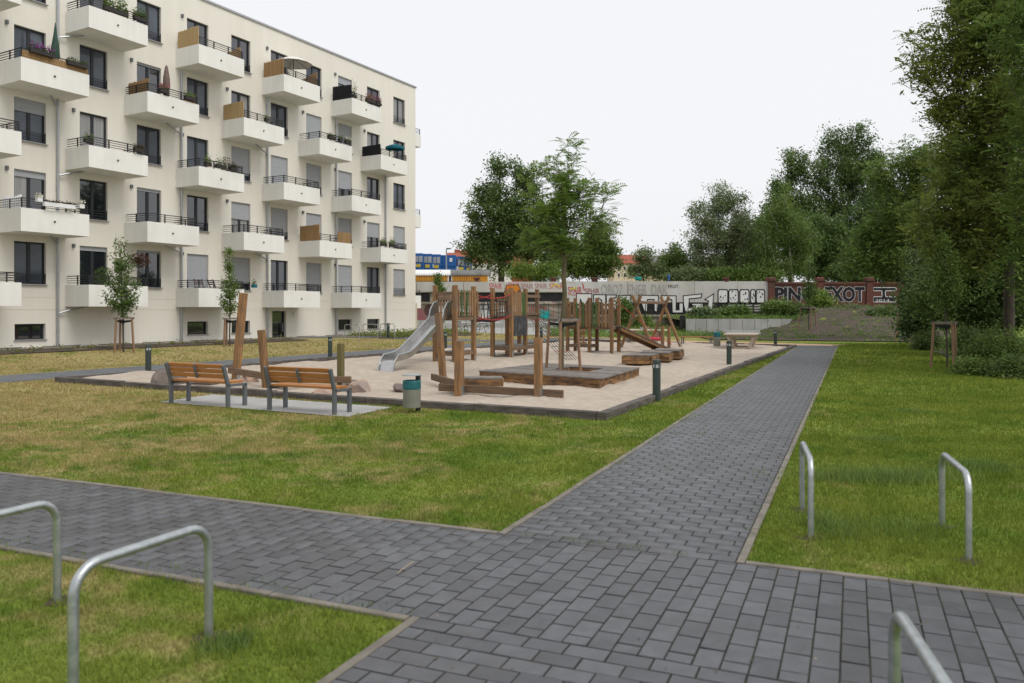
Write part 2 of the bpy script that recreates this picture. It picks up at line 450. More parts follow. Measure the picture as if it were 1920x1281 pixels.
# asphalt and other paved grounds ------------------------------------------
patch('asphalt_path', [fac(40, 10.9), fac(-4, 10.9), fac(-4, 8.5), fac(40, 8.5)], MT['asphalt'], .006, 44, 4)
patch('asphalt_path_end', [fac(-4, 10.9), gp(1150, 640.5), gp(1150, 634.5), fac(-4, 8.5)], MT['asphalt'], .010, 12, 4)
patch('entrance_path', [fac(1.5, 8.5), fac(-1.5, 8.5), fac(11.0, 1.3), fac(13.6, 1.3)], MT['asphalt'], .014, 6, 24)
patch('gravel_strip', [fac(40, 1.3), fac(-.4, 1.3), fac(-.4, -.2), fac(40, -.2)], MT['gravel'], .012, 40, 4)
patch('planting_bed', [fac(40, 3.6), fac(14.2, 3.6), fac(14.2, 1.45), fac(40, 1.45)], MT['soil'], .025, 40, 8, bumpz=.02)
patch('planting_bed_by_corner', [fac(9.2, 4.2), fac(-1.2, 4.8), fac(-1.2, 1.45), fac(8.2, 1.45)], MT['soil'], .025, 20, 8, bumpz=.02, seed=3)
patch('bike_parking_ground', [Vector((-9, 61.5, 0)), Vector((9, 61.5, 0)), Vector((9, 68.9, 0)), Vector((-9, 68.9, 0))], MT['slab'], .02, 18, 14)
patch('gravel_square', [Vector((3.9, 49.8, 0)), Vector((15.5, 41.4, 0)), Vector((18.6, 43.9, 0)), Vector((6.5, 53.0, 0))], MT['gravelorange'], .012, 12, 4)
soil = patch('soil_bank', [gp(1330, 637.5), Vector((26.5, 46.8, 0)), Vector((38, 71.6, 0)), Vector((14.5, 71.6, 0))], MT['soil'], .05, 40, 44, bumpz=.035, seed=4)
patch('shrub_bed', [Vector((13.6, 22.0, 0)), Vector((30, 17, 0)), Vector((42, 50, 0)), Vector((24.0, 48.5, 0))], MT['soil'], .03, 30, 40, bumpz=.03, seed=5)
patch('bench_pad', [PAD[0], PAD[1], PAD[2], PAD[3]], MT['slab'], .012, 6, 3)

# sand -----------------------------------------------------------------------
def sand_sheet():
    n = 260
    a, b = np.meshgrid(np.linspace(0, 1, n), np.linspace(0, 1, n))
    Q = [np.array(q) for q in SAND]
    P = (Q[0][None] * ((1 - a) * (1 - b)).ravel()[:, None] + Q[1][None] * (a * (1 - b)).ravel()[:, None]
         + Q[2][None] * (a * b).ravel()[:, None] + Q[3][None] * ((1 - a) * b).ravel()[:, None])
    rng = np.random.default_rng(7)
    z = np.zeros(len(P))
    for k in range(40):
        w = rng.normal(size=2) * rng.uniform(.8, 7.5); ph = rng.uniform(0, 6.3)
        z += np.sin(P[:, 0] * w[0] + P[:, 1] * w[1] + ph) * .030 / (0.8 + np.hypot(*w) * .35)
    D_ = np.zeros(n * n)
    for k in range(700):                                     # trodden hollows
        c_ = P[rng.integers(0, n * n)]; r_ = rng.uniform(.10, .30)
        D_ -= rng.uniform(.012, .035) * np.exp(-((P[:, 0] - c_[0]) ** 2 + (P[:, 1] - c_[1]) ** 2) / (r_ * r_))
    P[:, 2] = np.maximum(.060 + z * .42 + np.maximum(D_, -.05) + rng.normal(0, .004, n * n), .010)
    i, j = np.meshgrid(np.arange(n - 1), np.arange(n - 1)); q = (j * n + i).ravel()
    me = fast_mesh('sand', P, np.stack([q, q + 1, q + n + 1, q + n], 1)); me.materials.append(MT['sand'])
    me.polygons.foreach_set('use_smooth', [True] * len(me.polygons))
    tag(link(bpy.data.objects.new('sand', me)), kind='structure')
sand_sheet()
edge = thing('sandpit_edging', 'low dark timber edging around the whole sandpit', 'edging', tuple(SAND[0]))
for i in range(4):
    a, b = SAND[i], SAND[(i + 1) % 4]
    n = max(2, round((b - a).length / 2.6)); d = (b - a) / n
    for k in range(n):
        q0, q1 = a + d * (k + .003) - d.normalized() * (0.09 if k == 0 else 0), a + d * (k + .997) - d.normalized() * (.09 if k == n - 1 else 0)
        h = .135 + random.Random(i * 50 + k).uniform(-.012, .012)
        MB().bar(q0 + Vector((0, 0, h / 2 - .02)), q1 + Vector((0, 0, h / 2 - .02)), .17, h + .04, cham=.012).build('timber', MT['edging'], edge)

# ---------------------------------------------------------------- concrete block paving
PATH = thing('paved_path', None, None); PATH['kind'] = 'structure'
VL, VR = -2.70, -0.81           # main path
NL, NR = -2.44, -0.20           # path towards the camera
U0, U1, UE = 4.27, 6.13, 45.9   # cross path between U0 and U1; main path ends at UE
PL, PW, GAP = .242, .146, .0105
def rectq(u0, u1, v0, v1, z=0.0): return [uv(u0, v0, z), uv(u0, v1, z), uv(u1, v1, z), uv(u1, v0, z)]
bed = MB()
for q in (rectq(U0, U1, -16, 9, .0105), rectq(U1, UE, VL, VR, .0105), rectq(1.2, U0, NL, NR, .0105)):
    bed.add(q, [(0, 1, 2, 3)])
bed.build('bedding', MT['joint'], PATH)
blocks = []
def lay(u0, u1, v0, v1, long_u, seed):
    rng = random.Random(seed)
    au, av = (PL, PW) if long_u else (PW, PL)
    if long_u:
        nv = max(1, round((v1 - v0) / av)); sv = (v1 - v0) / nv
        for j in range(nv):
            x = u0 - (au / 2 if j % 2 else 0)
            while x < u1 - .02:
                a, b = max(x, u0), min(x + au, u1)
                if b - a > .04: blocks.append(((a + b) / 2, v0 + (j + .5) * sv, b - a - .016, sv - .009, rng.random()))
                x += au
    else:
        nu = max(1, round((u1 - u0) / au)); su = (u1 - u0) / nu
        for i in range(nu):
            x = v0 - (av / 2 if i % 2 else 0)
            while x < v1 - .02:
                a, b = max(x, v0), min(x + av, v1)
                if b - a > .04: blocks.append((u0 + (i + .5) * su, (a + b) / 2, su - GAP, b - a - GAP, rng.random()))
                x += av
lay(U0, U1, -16, 9, True, 1)
lay(U1 + .002, UE, VL, VR, False, 2)
lay(1.2, U0 - .002, NL, NR, False, 3)
def seen(p, m=40):
    if p.y < 1: return False
    x = 960 + F * p.x / p.y; y = HZ + F * (CH - p.z) / p.y
    return -m < x < 1920 + m and y < 1281 + m
def block_geo(mb_c, lu, lv, rz_u, tilt, z):
    hu, hv, b = lu / 2, lv / 2, .003
    T = Matrix.Rotation(tilt[0], 3, 'X') @ Matrix.Rotation(tilt[1], 3, 'Y')
    P = []
    for zz, s in ((-.05, 0), (-.003, 0), (0, b)):
        for a, c in ((-1, -1), (1, -1), (1, 1), (-1, 1)):
            w = UV_U * (a * (hu - s)) + UV_V * (c * (hv - s))
            w = T @ Vector((w.x, w.y, zz))
            P.append(mb_c + w + Vector((0, 0, z)))
    return P
BF = [(8, 11, 10, 9)] + [(r * 4 + i, r * 4 + 4 + i, r * 4 + 4 + (i + 1) % 4, r * 4 + (i + 1) % 4) for r in (0, 1) for i in range(4)]
vis = [b for b in blocks if seen(uv(b[0], b[1]))]
vis.sort(key=lambda b: (uv(b[0], b[1])).length)
rng = random.Random(11)
shared = {}
for b in vis[:300]:
    key = (round(b[2], 3), round(b[3], 3))
    if key not in shared:
        me = bpy.data.meshes.new('paver')
        me.from_pydata([tuple(p) for p in block_geo(Vector((0, 0, 0)), b[2], b[3], 0, (0, 0), 0)], [], BF)
        me.materials.append(MT['paver']); shared[key] = me
    o = link(bpy.data.objects.new('paver', shared[key]), PATH)
    o.location = uv(b[0], b[1], .016 + rng.uniform(-.002, .002))
    o.rotation_euler = (rng.gauss(0, .004), rng.gauss(0, .004), rng.gauss(0, .004))
rest = vis[300:] + [b for b in blocks if not seen(uv(b[0], b[1]))]
V = []; R = []
for b in rest:
    V += block_geo(uv(b[0], b[1]), b[2], b[3], 0, (rng.gauss(0, .004), rng.gauss(0, .004)), .016 + rng.uniform(-.0015, .0015)); R += [b[4]] * 9
Fq = (np.arange(len(rest))[:, None, None] * 12 + np.array(BF)[None]).reshape(-1, 4)
me = fast_mesh('paving', V, Fq, R); me.materials.append(MT['paver'])
tag(link(bpy.data.objects.new('paving', me), PATH), kind='stuff')

# kerb stones, one metre each
def kerb_line(u0, v0, u1, v1, w=.06):
    a, b = uv(u0, v0), uv(u1, v1); n = max(1, round((b - a).length / 1.0)); d = (b - a) / n
    for k in range(n):
        q0, q1 = a + d * (k + .004), a + d * (k + .996)
        if not (seen(q0, 200) or seen(q1, 200)): continue
        z = .012 + rng.uniform(-.004, .004)
        MB().bar(q0 + Vector((0, 0, z - .04)), q1 + Vector((0, 0, z - .04)), w, .10, cham=.006).build('kerb_stone', MT['kerb'], PATH)
K = .033
kerb_line(U1 - .0, VL - K, UE, VL - K); kerb_line(U1 + .0, VR + K, UE, VR + K)
kerb_line(U1 + K, -14, U1 + K, VL - 2 * K - .004); kerb_line(U1 + K, VR + 2 * K + .004, U1 + K, 7)
kerb_line(U0 - K, -14, U0 - K, NL - 2 * K - .004); kerb_line(U0 - K, NR + 2 * K + .004, U0 - K, 6)
kerb_line(1.2, NL - K, U0, NL - K); kerb_line(1.2, NR + K, U0, NR + K)

# ---------------------------------------------------------------- grass blades
def lawn_mask(X, Y):
    u = X * UV_U.x + Y * UV_U.y; v = X * UV_V.x + Y * UV_V.y
    k = .055
    bad = (u > U0 - k) & (u < U1 + k)
    bad |= (u >= U1) & (u < UE + .1) & (v > VL - k) & (v < VR + k)
    bad |= (u <= U0) & (v > NL - k) & (v < NR + k)
    bad |= in_quad(X, Y, [q + (q - sum(SAND, Vector()) / 4).normalized() * .10 for q in SAND])
    bad |= in_quad(X, Y, PAD)
    dn = (X - FC.x) * FN.x + (Y - FC.y) * FN.y
    bad |= (dn > 8.35) & (dn < 11.0)
    bad |= (dn < 3.7)
    bad |= (dn < 8.6) & (np.abs((X - FC.x) * FD.x + (Y - FC.y) * FD.y - (12.3 - (dn - 1.3) * 1.71)) < 1.6)
    bad |= in_quad(X, Y, [Vector((13.6, 22.0)), Vector((30, 17)), Vector((42, 50)), Vector((24.0, 48.5))])
    bad |= (Y > 46 + 0 * X) & (X > 2)
    bad |= in_quad(X, Y, [Vector((3.9, 49.8)), Vector((15.5, 41.4)), Vector((18.6, 43.9)), Vector((6.5, 53.0))])
    return ~bad
def blades():
    g = np.random.default_rng(5)
    Vs, Rs = [], []
    for y0, y1, dens, w, hgt in ((2.6, 5, 5200, .0032, .042), (5, 8, 4200, .0036, .042), (8, 12, 2300, .0052, .045), (12, 18, 1000, .008, .048), (18, 28, 380, .013, .05), (28, 46, 130, .022, .055), (46, 62, 60, .035, .06)):
        x0, x1 = -.70 * y1 - .3, .70 * y1 + .3
        n = int((x1 - x0) * (y1 - y0) * dens)
        X = g.uniform(x0, x1, n); Y = g.uniform(y0, y1, n)
        k = lawn_mask(X, Y) & (np.abs(X) < .68 * Y + .3)
        X, Y = X[k], Y[k]
        # uneven growth: tufts
        tuft = np.sin(X * 2.1 + np.sin(Y * 1.7) * 1.3) * np.sin(Y * 2.6 + np.sin(X * 1.2)) * .5 + .5
        uu = X * UV_V.x + Y * UV_V.y
        deep = np.clip((uu + 1.5) / 4, 0, 1)                 # longer turf right of the path
        hh = hgt * (.45 + .55 * tuft + .35 * deep) * g.uniform(.5, 1.45, len(X))
        clump = (np.sin(X * 5.3 + 1.7 * np.sin(Y * 3.1)) * np.sin(Y * 4.7 + 1.1 * np.sin(X * 2.3)) > .83)
        hh = np.where(clump, hh * 1.8, hh)
        az = g.uniform(0, 2 * np.pi, len(X)); lean = g.normal(0, .55, len(X)); la = g.uniform(0, 2 * np.pi, len(X))
        ww = w * g.uniform(.7, 1.3, len(X))
        base = np.stack([X, Y, terrain(X, Y) - .004], 1)
        side = np.stack([np.cos(az) * ww, np.sin(az) * ww, 0 * az], 1)
        tip = base + np.stack([np.cos(la) * lean * hh, np.sin(la) * lean * hh, hh], 1)
        Vs.append(np.stack([base - side, base + side, tip], 1).reshape(-1, 3)); Rs.append(g.random(len(X)))
    V = np.concatenate(Vs); R = np.concatenate(Rs)
    me = fast_mesh('grass', V, np.arange(len(V)).reshape(-1, 3), R); me.materials.append(MT['blade'])
    tag(link(bpy.data.objects.new('grass', me)), 'short mown grass of the lawns beside the paths', 'grass', kind='stuff')
    print('blades', len(R))
blades()
def weeds():
    """tufts in the paving joints and along the kerbs, and the lush grass by the stands"""
    g = np.random.default_rng(9)
    P = []
    for k in range(260):
        if k < 150: u, v = g.uniform(9, 20), g.choice([VL + .02, VL + g.uniform(0, .7)]); n = 5
        elif k < 190: u, v = U0 + g.uniform(-.02, .15), g.uniform(-8, NL); n = 8
        elif k < 215: u, v = g.uniform(6.3, 25), VR + g.uniform(-.02, .05); n = 8
        else: u, v = U1 + .06, g.uniform(-7, 5); n = 9
        P += [(u + g.normal() * .03, v + g.normal() * .03, g.uniform(.02, .05)) for _ in range(n)]
    for (cx, cy, rx, ry, n, h0, h1) in ((4.15, 9.0, .95, .35, 2600, .06, .15), (2.75, 6.95, .25, .45, 600, .05, .11), (5.35, 11.6, .35, .25, 450, .05, .11), (3.3, 6.9, .5, .4, 500, .04, .10), (5.6, 9.6, .5, .5, 900, .05, .12), (7.4, 14.9, .3, .3, 260, .05, .11), (-1.62, 4.5, .16, .16, 300, .04, .08)):
        for _ in range(n):
            p = Vector((cx + g.normal() * rx * .5, cy + g.normal() * ry * .5, 0))
            P.append((p.dot(UV_U), p.dot(UV_V), g.uniform(h0, h1)))
    for _ in range(90):
        c_ = Vector((g.uniform(-9, 2.5), g.uniform(6.5, 15), 0))
        if not lawn_mask(np.array([c_.x]), np.array([c_.y]))[0] or abs(c_.x) > .66 * c_.y: continue
        r_ = g.uniform(.05, .16)
        for _k in range(int(70 * r_ / .1)):
            p = c_ + Vector((g.normal() * r_, g.normal() * r_ * .6, 0)); P.append((p.dot(UV_U), p.dot(UV_V), g.uniform(.03, .075)))
    P = np.array(P); n = len(P)
    X = P[:, 0] * UV_U.x + P[:, 1] * UV_V.x; Y = P[:, 0] * UV_U.y + P[:, 1] * UV_V.y; hh = P[:, 2]
    az = g.uniform(0, 6.28, n); la = g.uniform(0, 6.28, n); le = g.normal(0, .5, n)
    w = .0045
    base = np.stack([X, Y, np.full(n, .005)], 1); sd = np.stack([np.cos(az) * w, np.sin(az) * w, 0 * az], 1)
    tip = base + np.stack([np.cos(la) * le * hh, np.sin(la) * le * hh, hh], 1)
    V = np.stack([base - sd, base + sd, tip], 1).reshape(-1, 3)
    me = fast_mesh('weeds', V, np.arange(3 * n).reshape(-1, 3), g.random(n)); me.materials.append(MT['leaf_mid'])
    tag(link(bpy.data.objects.new('weeds', me)), 'longer green grass tufts by the stands and in paving joints', 'grass', kind='stuff')
weeds()

# ---------------------------------------------------------------- foliage helpers
def leaf_quads(C, size, g, up=0.35, aspect=.5, direc=None):
    """rhombic leaves at points C (n,3)"""
    n = len(C)
    nrm = g.normal(size=(n, 3)); nrm[:, 2] = np.abs(nrm[:, 2]) + up; nrm /= np.linalg.norm(nrm, axis=1)[:, None]
    d = g.normal(size=(n, 3)) if direc is None else direc + g.normal(size=(n, 3)) * .45
    d -= nrm * (d * nrm).sum(1)[:, None]; d /= np.linalg.norm(d, axis=1)[:, None] + 1e-9
    s = np.cross(nrm, d)
    L = (size * g.uniform(.6, 1.35, n))[:, None]
    V = np.stack([C - d * L * .5, C + s * L * aspect * .5, C + d * L * .5 + nrm * 0, C - s * L * aspect * .5], 1)
    return V.reshape(-1, 3)

def leaf_obj(name, V, mat, parent=None, g=None, off=None, clump=None):
    g = g or np.random.default_rng(1)
    n = len(V) // 4
    r = g.random(n)
    if clump is not None: r = np.clip(.45 * r + .55 * clump, 0, 1)
    if off is not None: V = V - np.array(off)[None]
    me = fast_mesh(name, V, np.arange(4 * n).reshape(-1, 4), r); me.materials.append(mat)
    return link(bpy.data.objects.new(name, me), parent)

def blob_pts(g, n, c, r):
    p = g.normal(size=(n, 3)); p /= np.linalg.norm(p, axis=1)[:, None]
    return np.array(c)[None] + p * (g.random(n) ** .45)[:, None] * np.array(r)[None]

# ---------------------------------------------------------------- apartment house
HS = thing('apartment_house', 'long cream five storey apartment house with staggered white balconies', 'building', (FC.x, FC.y, 0), math.atan2(FD.y, FD.x))
SLEN, ROOF, HDEPTH = 36.0, 17.38, 12.0
MID = [1.85 + 2.728 * k for k in range(13)]
FLOORS = [2.07 + 2.88 * i for i in range(5)]             # underside of each floor's balconies
WTOP = [4.69 + 2.885 * i for i in range(5)]
def has_balcony(k, fl): return (k % 2 == 0 and k >= 2) if fl % 2 == 0 else k % 2 == 1
SHUT = {(0, 0): .97, (2, 0): 1, (3, 0): .93, (5, 0): .78, (6, 0): 1, (8, 0): .10, (7, 0): .06,
        (0, 1): .80, (1, 1): .48, (2, 1): .94, (3, 1): .7, (4, 1): .86, (5, 1): .45, (7, 1): .07, (9, 1): .14,
        (2, 2): .55, (3, 2): .86, (4, 2): .97, (5, 2): .82, (9, 2): .30,
        (2, 3): .97, (3, 3): .98, (7, 3): .05, (2, 4): .22}
holes = []                                               # s0, s1, z0, z1, depth, kind
for k, m in enumerate(MID):
    for fl in range(5):
        z1 = WTOP[fl]; z0 = FLOORS[fl] + .17 if has_balcony(k, fl) else z1 - 1.74
        holes.append((m - .64, m + .64, z0, z1, -.20, (k, fl)))
for k in (1, 2, 5, 6, 9, 10):
    holes.append((MID[k] - .62, MID[k] + .62, .70, 1.36, -.24, ('cellar', k)))
holes.append((12.25, 13.30, .34, 1.87, -.24, ('door', 4)))
grooves = [(-1, SLEN + 1, 1.915, 1.935, -.014, None), (-1, SLEN + 1, 2.425, 2.445, -.014, None)]
sb = sorted(set([0, SLEN] + [round(h[i], 4) for h in holes for i in (0, 1)]))
zb = sorted(set([-.4, ROOF] + [round(h[i], 4) for h in holes + grooves for i in (2, 3)]))
D = np.zeros((len(sb) - 1, len(zb) - 1))
for h in grooves + holes:
    for i in range(len(sb) - 1):
        for j in range(len(zb) - 1):
            cs, cz = (sb[i] + sb[i + 1]) / 2, (zb[j] + zb[j + 1]) / 2
            if h[0] < cs < h[1] and h[2] < cz < h[3]: D[i, j] = h[4]
w = MB()
for i in range(len(sb) - 1):
    for j in range(len(zb) - 1):
        a, b, c, d, q = sb[i], sb[i + 1], zb[j], zb[j + 1], D[i, j]
        w.add([(a, q, c), (b, q, c), (b, q, d), (a, q, d)], [(0, 1, 2, 3)])
        if i + 1 < len(sb) - 1 and D[i + 1, j] != q:
            e = D[i + 1, j]; w.add([(b, q, c), (b, e, c), (b, e, d), (b, q, d)], [(0, 1, 2, 3)])
        if j + 1 < len(zb) - 1 and D[i, j + 1] != q:
            e = D[i, j + 1]; w.add([(a, q, d), (b, q, d), (b, e, d), (a, e, d)], [(0, 1, 2, 3)])
B_ = -HDEPTH
w.add([(0, 0, -.4), (0, B_, -.4), (0, B_, ROOF), (0, 0, ROOF)], [(0, 1, 2, 3)])
w.add([(SLEN, 0, -.4), (SLEN, B_, -.4), (SLEN, B_, ROOF), (SLEN, 0, ROOF)], [(0, 1, 2, 3)])
w.add([(0, B_, -.4), (SLEN, B_, -.4), (SLEN, B_, ROOF), (0, B_, ROOF)], [(0, 1, 2, 3)])
w.add([(0, 0, ROOF), (SLEN, 0, ROOF), (SLEN, B_, ROOF), (0, B_, ROOF)], [(0, 1, 2, 3)])
w.build('wall', MT['render'], HS, local=True)
c = MB(); c.box((SLEN / 2, -.17, ROOF + .05), (SLEN + .12, .48, .10)); c.box((.14, -HDEPTH / 2 - .42, ROOF + .05), (.40, HDEPTH, .10))
c.build('roof_coping', MT['sill'], HS, local=True)
MB().box((-.10, -.15, 1.32), (.20, .29, 2.2)).build('corner_pier', M('beige_pier', (.50, .43, .32), rough=.9), HS, local=True)
for s in np.arange(0.5, 33, 2.4): MB().box((s + .6, .03, .36), (1.5, .05, .14)).build('plinth_panel', MT['edging'], HS, local=True)

def opening(h):
    s0, s1, z0, z1, dp, key = h
    kind = 'door' if key[0] == 'door' else 'window'
    fr = MB(); y = dp + .05; t = .075
    fr.box(((s0 + s1) / 2, y, z0 + t / 2), (s1 - s0 - .004, .07, t)); fr.box(((s0 + s1) / 2, y, z1 - t / 2), (s1 - s0 - .004, .07, t))
    fr.box((s0 + t / 2, y, (z0 + z1) / 2), (t, .07, z1 - z0 - 2 * t)); fr.box((s1 - t / 2, y, (z0 + z1) / 2), (t, .07, z1 - z0 - 2 * t))
    two = kind == 'window' and key[0] != 'cellar'
    if two: fr.box(((s0 + s1) / 2, y, (z0 + z1) / 2), (.13, .066, z1 - z0 - 2 * t))
    f = fr.build(kind, MT['frame'], HS, local=True)
    cuts = [(s0 + t, (s0 + s1) / 2 - .065), ((s0 + s1) / 2 + .065, s1 - t)] if two else [(s0 + t, s1 - t)]
    rq = random.Random(str(key)); q_ = rq.random()
    for a, b in cuts:
        pm = 'pane' if not two else ('curtain' if q_ < .16 and rq.random() < .7 else ('skypane' if q_ > (.45 if key[1] >= 2 else .85) else 'pane'))
        p = MB().box(((a + b) / 2, y - .012, (z0 + z1) / 2), (b - a, .012, z1 - z0 - 2 * t)).build('pane', MT[pm], f, local=True)
    if kind == 'door':
        MB().box((s0 + .14, y + .06, .95), (.03, .03, .45)).build('handle', MT['galv'], f, local=True); return
    if key[0] == 'cellar' or not has_balcony(*key):
        MB().box(((s0 + s1) / 2, dp + .14, z0 + .012), (s1 - s0 + .08, .36, .03)).build('sill', MT['sill'], f, local=True)
    if key[0] != 'cellar':
        sh = SHUT.get(key, 0.0)
        if sh > 0:
            b = MB(); H = (z1 - z0 if not has_balcony(*key) else 1.95) * sh; n = max(1, int(H / .052))
            for i in range(n):
                zc = z1 - (i + .5) * H / n
                b.box(((s0 + s1) / 2, y + .052, zc), (s1 - s0 - .02, .014, H / n * .93))
            b.build('roller_shutter', MT['shutter'], f, local=True)
        if not has_balcony(*key):
            r = MB()
            for i in range(4): r.bar((s0 + .01, dp + .17, z0 + .10 + i * .11), (s1 - .01, dp + .17, z0 + .10 + i * .11), .022, .022)
            for q in (s0 + .02, s1 - .02): r.bar((q, dp + .17, z0 + .04), (q, dp + .17, z0 + .48), .03, .03)
            r.build('guard_rail', MT['steel'], f, local=True)
for h in holes: opening(h)

BW, BP, BH = 2.75, 1.62, .90
def balcony(sl, z, proj=BP, n0=0.0, end=False, rail=True):
    """parapet box standing out of the house; sl is its end nearer the camera"""
    b = MB(); t = .13; sr = sl - BW
    if not end:
        b.box(((sl + sr) / 2, proj / 2, z + .09), (BW, proj, .18))
        b.box(((sl + sr) / 2, proj - t / 2, z + .18 + (BH - .18) / 2), (BW, t, BH - .18))
        for q in (sl - t / 2, sr + t / 2): b.box((q, (proj - t) / 2, z + .18 + (BH - .18) / 2), (t, proj - t, BH - .18))
        o = b.build('balcony', MT['white_render'], HS, local=True)
        sp = MB(); sp.tube([(sr + 1.45, proj - .02, z + .47), (sr + 1.45, proj + .05, z + .47)], .035, 8); sp.build('spout', MT['steel'], o, local=True)
        r = MB(); zt = z + BH; y1 = proj - .07; a, c_ = sl - .07, sr + .07
        for i in range(4):
            zz = zt + .09 + i * .095; q = .022 if i < 3 else .034
            r.bar((a, .05, zz), (a, y1, zz), q, q); r.bar((a, y1, zz), (c_, y1, zz), q, q); r.bar((c_, y1, zz), (c_, .05, zz), q, q)
        for (s_, y_) in ((a, y1), (c_, y1), ((2 * a + c_) / 3, y1), ((a + 2 * c_) / 3, y1), (a, .75), (c_, .75)):
            r.bar((s_, y_, zt - .01), (s_, y_, zt + .40), .035, .05)
        r.build('railing', MT['steel'], o, local=True)
    else:
        b.box((-.78, -2.05, z + BH / 2), (1.56, 2.8, BH))
        o = b.build('balcony', MT['white_render'], HS, local=True)
        r = MB()
        for i in range(4): r.bar((-1.5, -.72, z + BH + .09 + i * .1), (-.05, -.72, z + BH + .09 + i * .1), .025, .025)
        for q in (-1.5, -.8): r.bar((q, -.72, z + BH), (q, -.72, z + BH + .4), .04, .04)
        r.build('railing', MT['steel'], o, local=True)
    return o
for k in range(len(MID)):
    for fl in range(5):
        if has_balcony(k, fl):
            balcony(MID[k] + 1.28, FLOORS[fl])
            MB().box((MID[k] + .64 + .30, .05, WTOP[fl] - .03), (.10, .10, .16)).build('wall_lamp', MT['benchsteel'], HS, local=True)
for fl in (0, 2, 4): balcony(0, FLOORS[fl], end=True)
for i, s in enumerate((25.32, 19.24, 13.72, 8.20, 3.42, 30.8)):
    zt = ROOF - 1.0 if i in (0, 5) else (13.5 if i != 4 else 10.7)
    p = MB(); p.tube([(s, .10, BASE_Z), (s, .10, zt)], .05, 10)
    for z in np.arange(1.0, zt, 2.0): p.tube([(s, .10, z), (s, .10, z + .06)], .062, 10)
    o = p.build('downpipe', MT['zinc'], HS, local=True, smooth=True)
    for k in range(len(MID)):
        for fl in range(5):
            if has_balcony(k, fl):
                sl = MID[k] + 1.28; z = FLOORS[fl]
                if 0 < s - sl < .5 or -.3 < s - (sl - BW) < .5:
                    e = sl - .55 if s > sl else sl - BW + .9
                    q = MB().tube([(s, .10, z - .30), (e * .5 + s * .5, .22, z - .13), (e, .45, z - .01)], .036, 8)
                    q.build('drain_branch', MT['zinc'], o, local=True, smooth=True)
lm = MB(); lm.tube([(11.62, .0, 1.72), (11.62, .08, 1.72)], .13, 14); lm.build('door_lamp', MT['whitefab'], HS, local=True)

# ------------- things kept on the balconies
def bal_pt(k, fl, a, n, dz=0.0):
    """a: 0 = balcony end near the camera, 1 = far end; n: metres out from the wall"""
    return fac(MID[k] + 1.28 - a * BW, n, FLOORS[fl] + BH + dz)
def screen(k, fl, side, mat, label, h0=.55, h1=.6, name='reed_screen', a0=0.0, a1=1.0, n1=BP - .1, wav=.03):
    """standing screen of separate canes along one side of a balcony"""
    rng = random.Random(k * 31 + fl * 7 + len(side)); mb = MB()
    if side == 'near': P0, P1 = bal_pt(k, fl, .05 if k == 7 else .009, .12), bal_pt(k, fl, .05 if k == 7 else .009, n1 + (0 if k == 7 else .06))
    elif side == 'far': P0, P1 = bal_pt(k, fl, .95, .12), bal_pt(k, fl, .95, n1)
    else: P0, P1 = bal_pt(k, fl, a0, BP - .03), bal_pt(k, fl, a1, BP - .03)
    n = int((P1 - P0).length / .035)
    for i in range(n):
        p = P0 + (P1 - P0) * ((i + .5) / n)
        h = h0 + (h1 - h0) * i / n + rng.uniform(-wav, wav)
        mb.bar(p + Vector((0, 0, -.45 if side == 'far' or k == 7 else .005)), p + Vector((0, 0, h)), .032, .022, up=(P1 - P0).normalized())
    r0, r1 = P0 + Vector((0, 0, .1)), P1 + Vector((0, 0, .1))
    mb.bar(r0, r1, .012, .03)
    return tag(mb.build(name, mat), label, 'screen')
def planter(k, fl, a, n, label, w=.6, mats=('leaf_dark',), hh=.22, pot='pot', name='flower_box', dz=.18, nl=260, size=.07):
    c = bal_pt(k, fl, a, n, dz)
    t = thing(name, label, 'planter', tuple(c))
    b = MB(); R = Matrix((( FD.x, FN.x, 0), (FD.y, FN.y, 0), (0, 0, 1)))
    b.box(c + Vector((0, 0, .0)), (w, .17, .16), m=R); b.build('box', MT[pot], t)
    g = np.random.default_rng(k * 100 + fl * 10 + int(a * 9))
    for i, m in enumerate(mats):
        L = g.uniform(-.5, .5, nl) * w; P = np.stack([L, g.normal(0, .07, nl), .08 + np.abs(g.normal(0, hh * .55, nl)) + (.05 if i else 0)], 1)
        W = np.array(c)[None] + P[:, :1] * np.array(FD)[None] + P[:, 1:2] * np.array(FN)[None] + P[:, 2:] * np.array([[0, 0, 1]])
        leaf_obj('foliage' if i == 0 else 'blossom', leaf_quads(W, size, g), MT[m], t, g, c)
    return t
def parasol_closed(k, fl, a, n, mat, label, h=1.5):
    c = bal_pt(k, fl, a, n, -.55)
    t = thing('closed_parasol', label, 'parasol', tuple(c))
    MB().tube([c, c + Vector((0, 0, .7))], .025, 8).build('pole', MT['whitepaint'], t)
    MB().lathe(c, [(.03, .62), (.15, .72), (.12, .98), (.17, 1.10), (.15, 1.5), (.07, 2.0), (.012, .65 + h + .1)], 10).build('canopy', MT[mat], t, smooth=True)
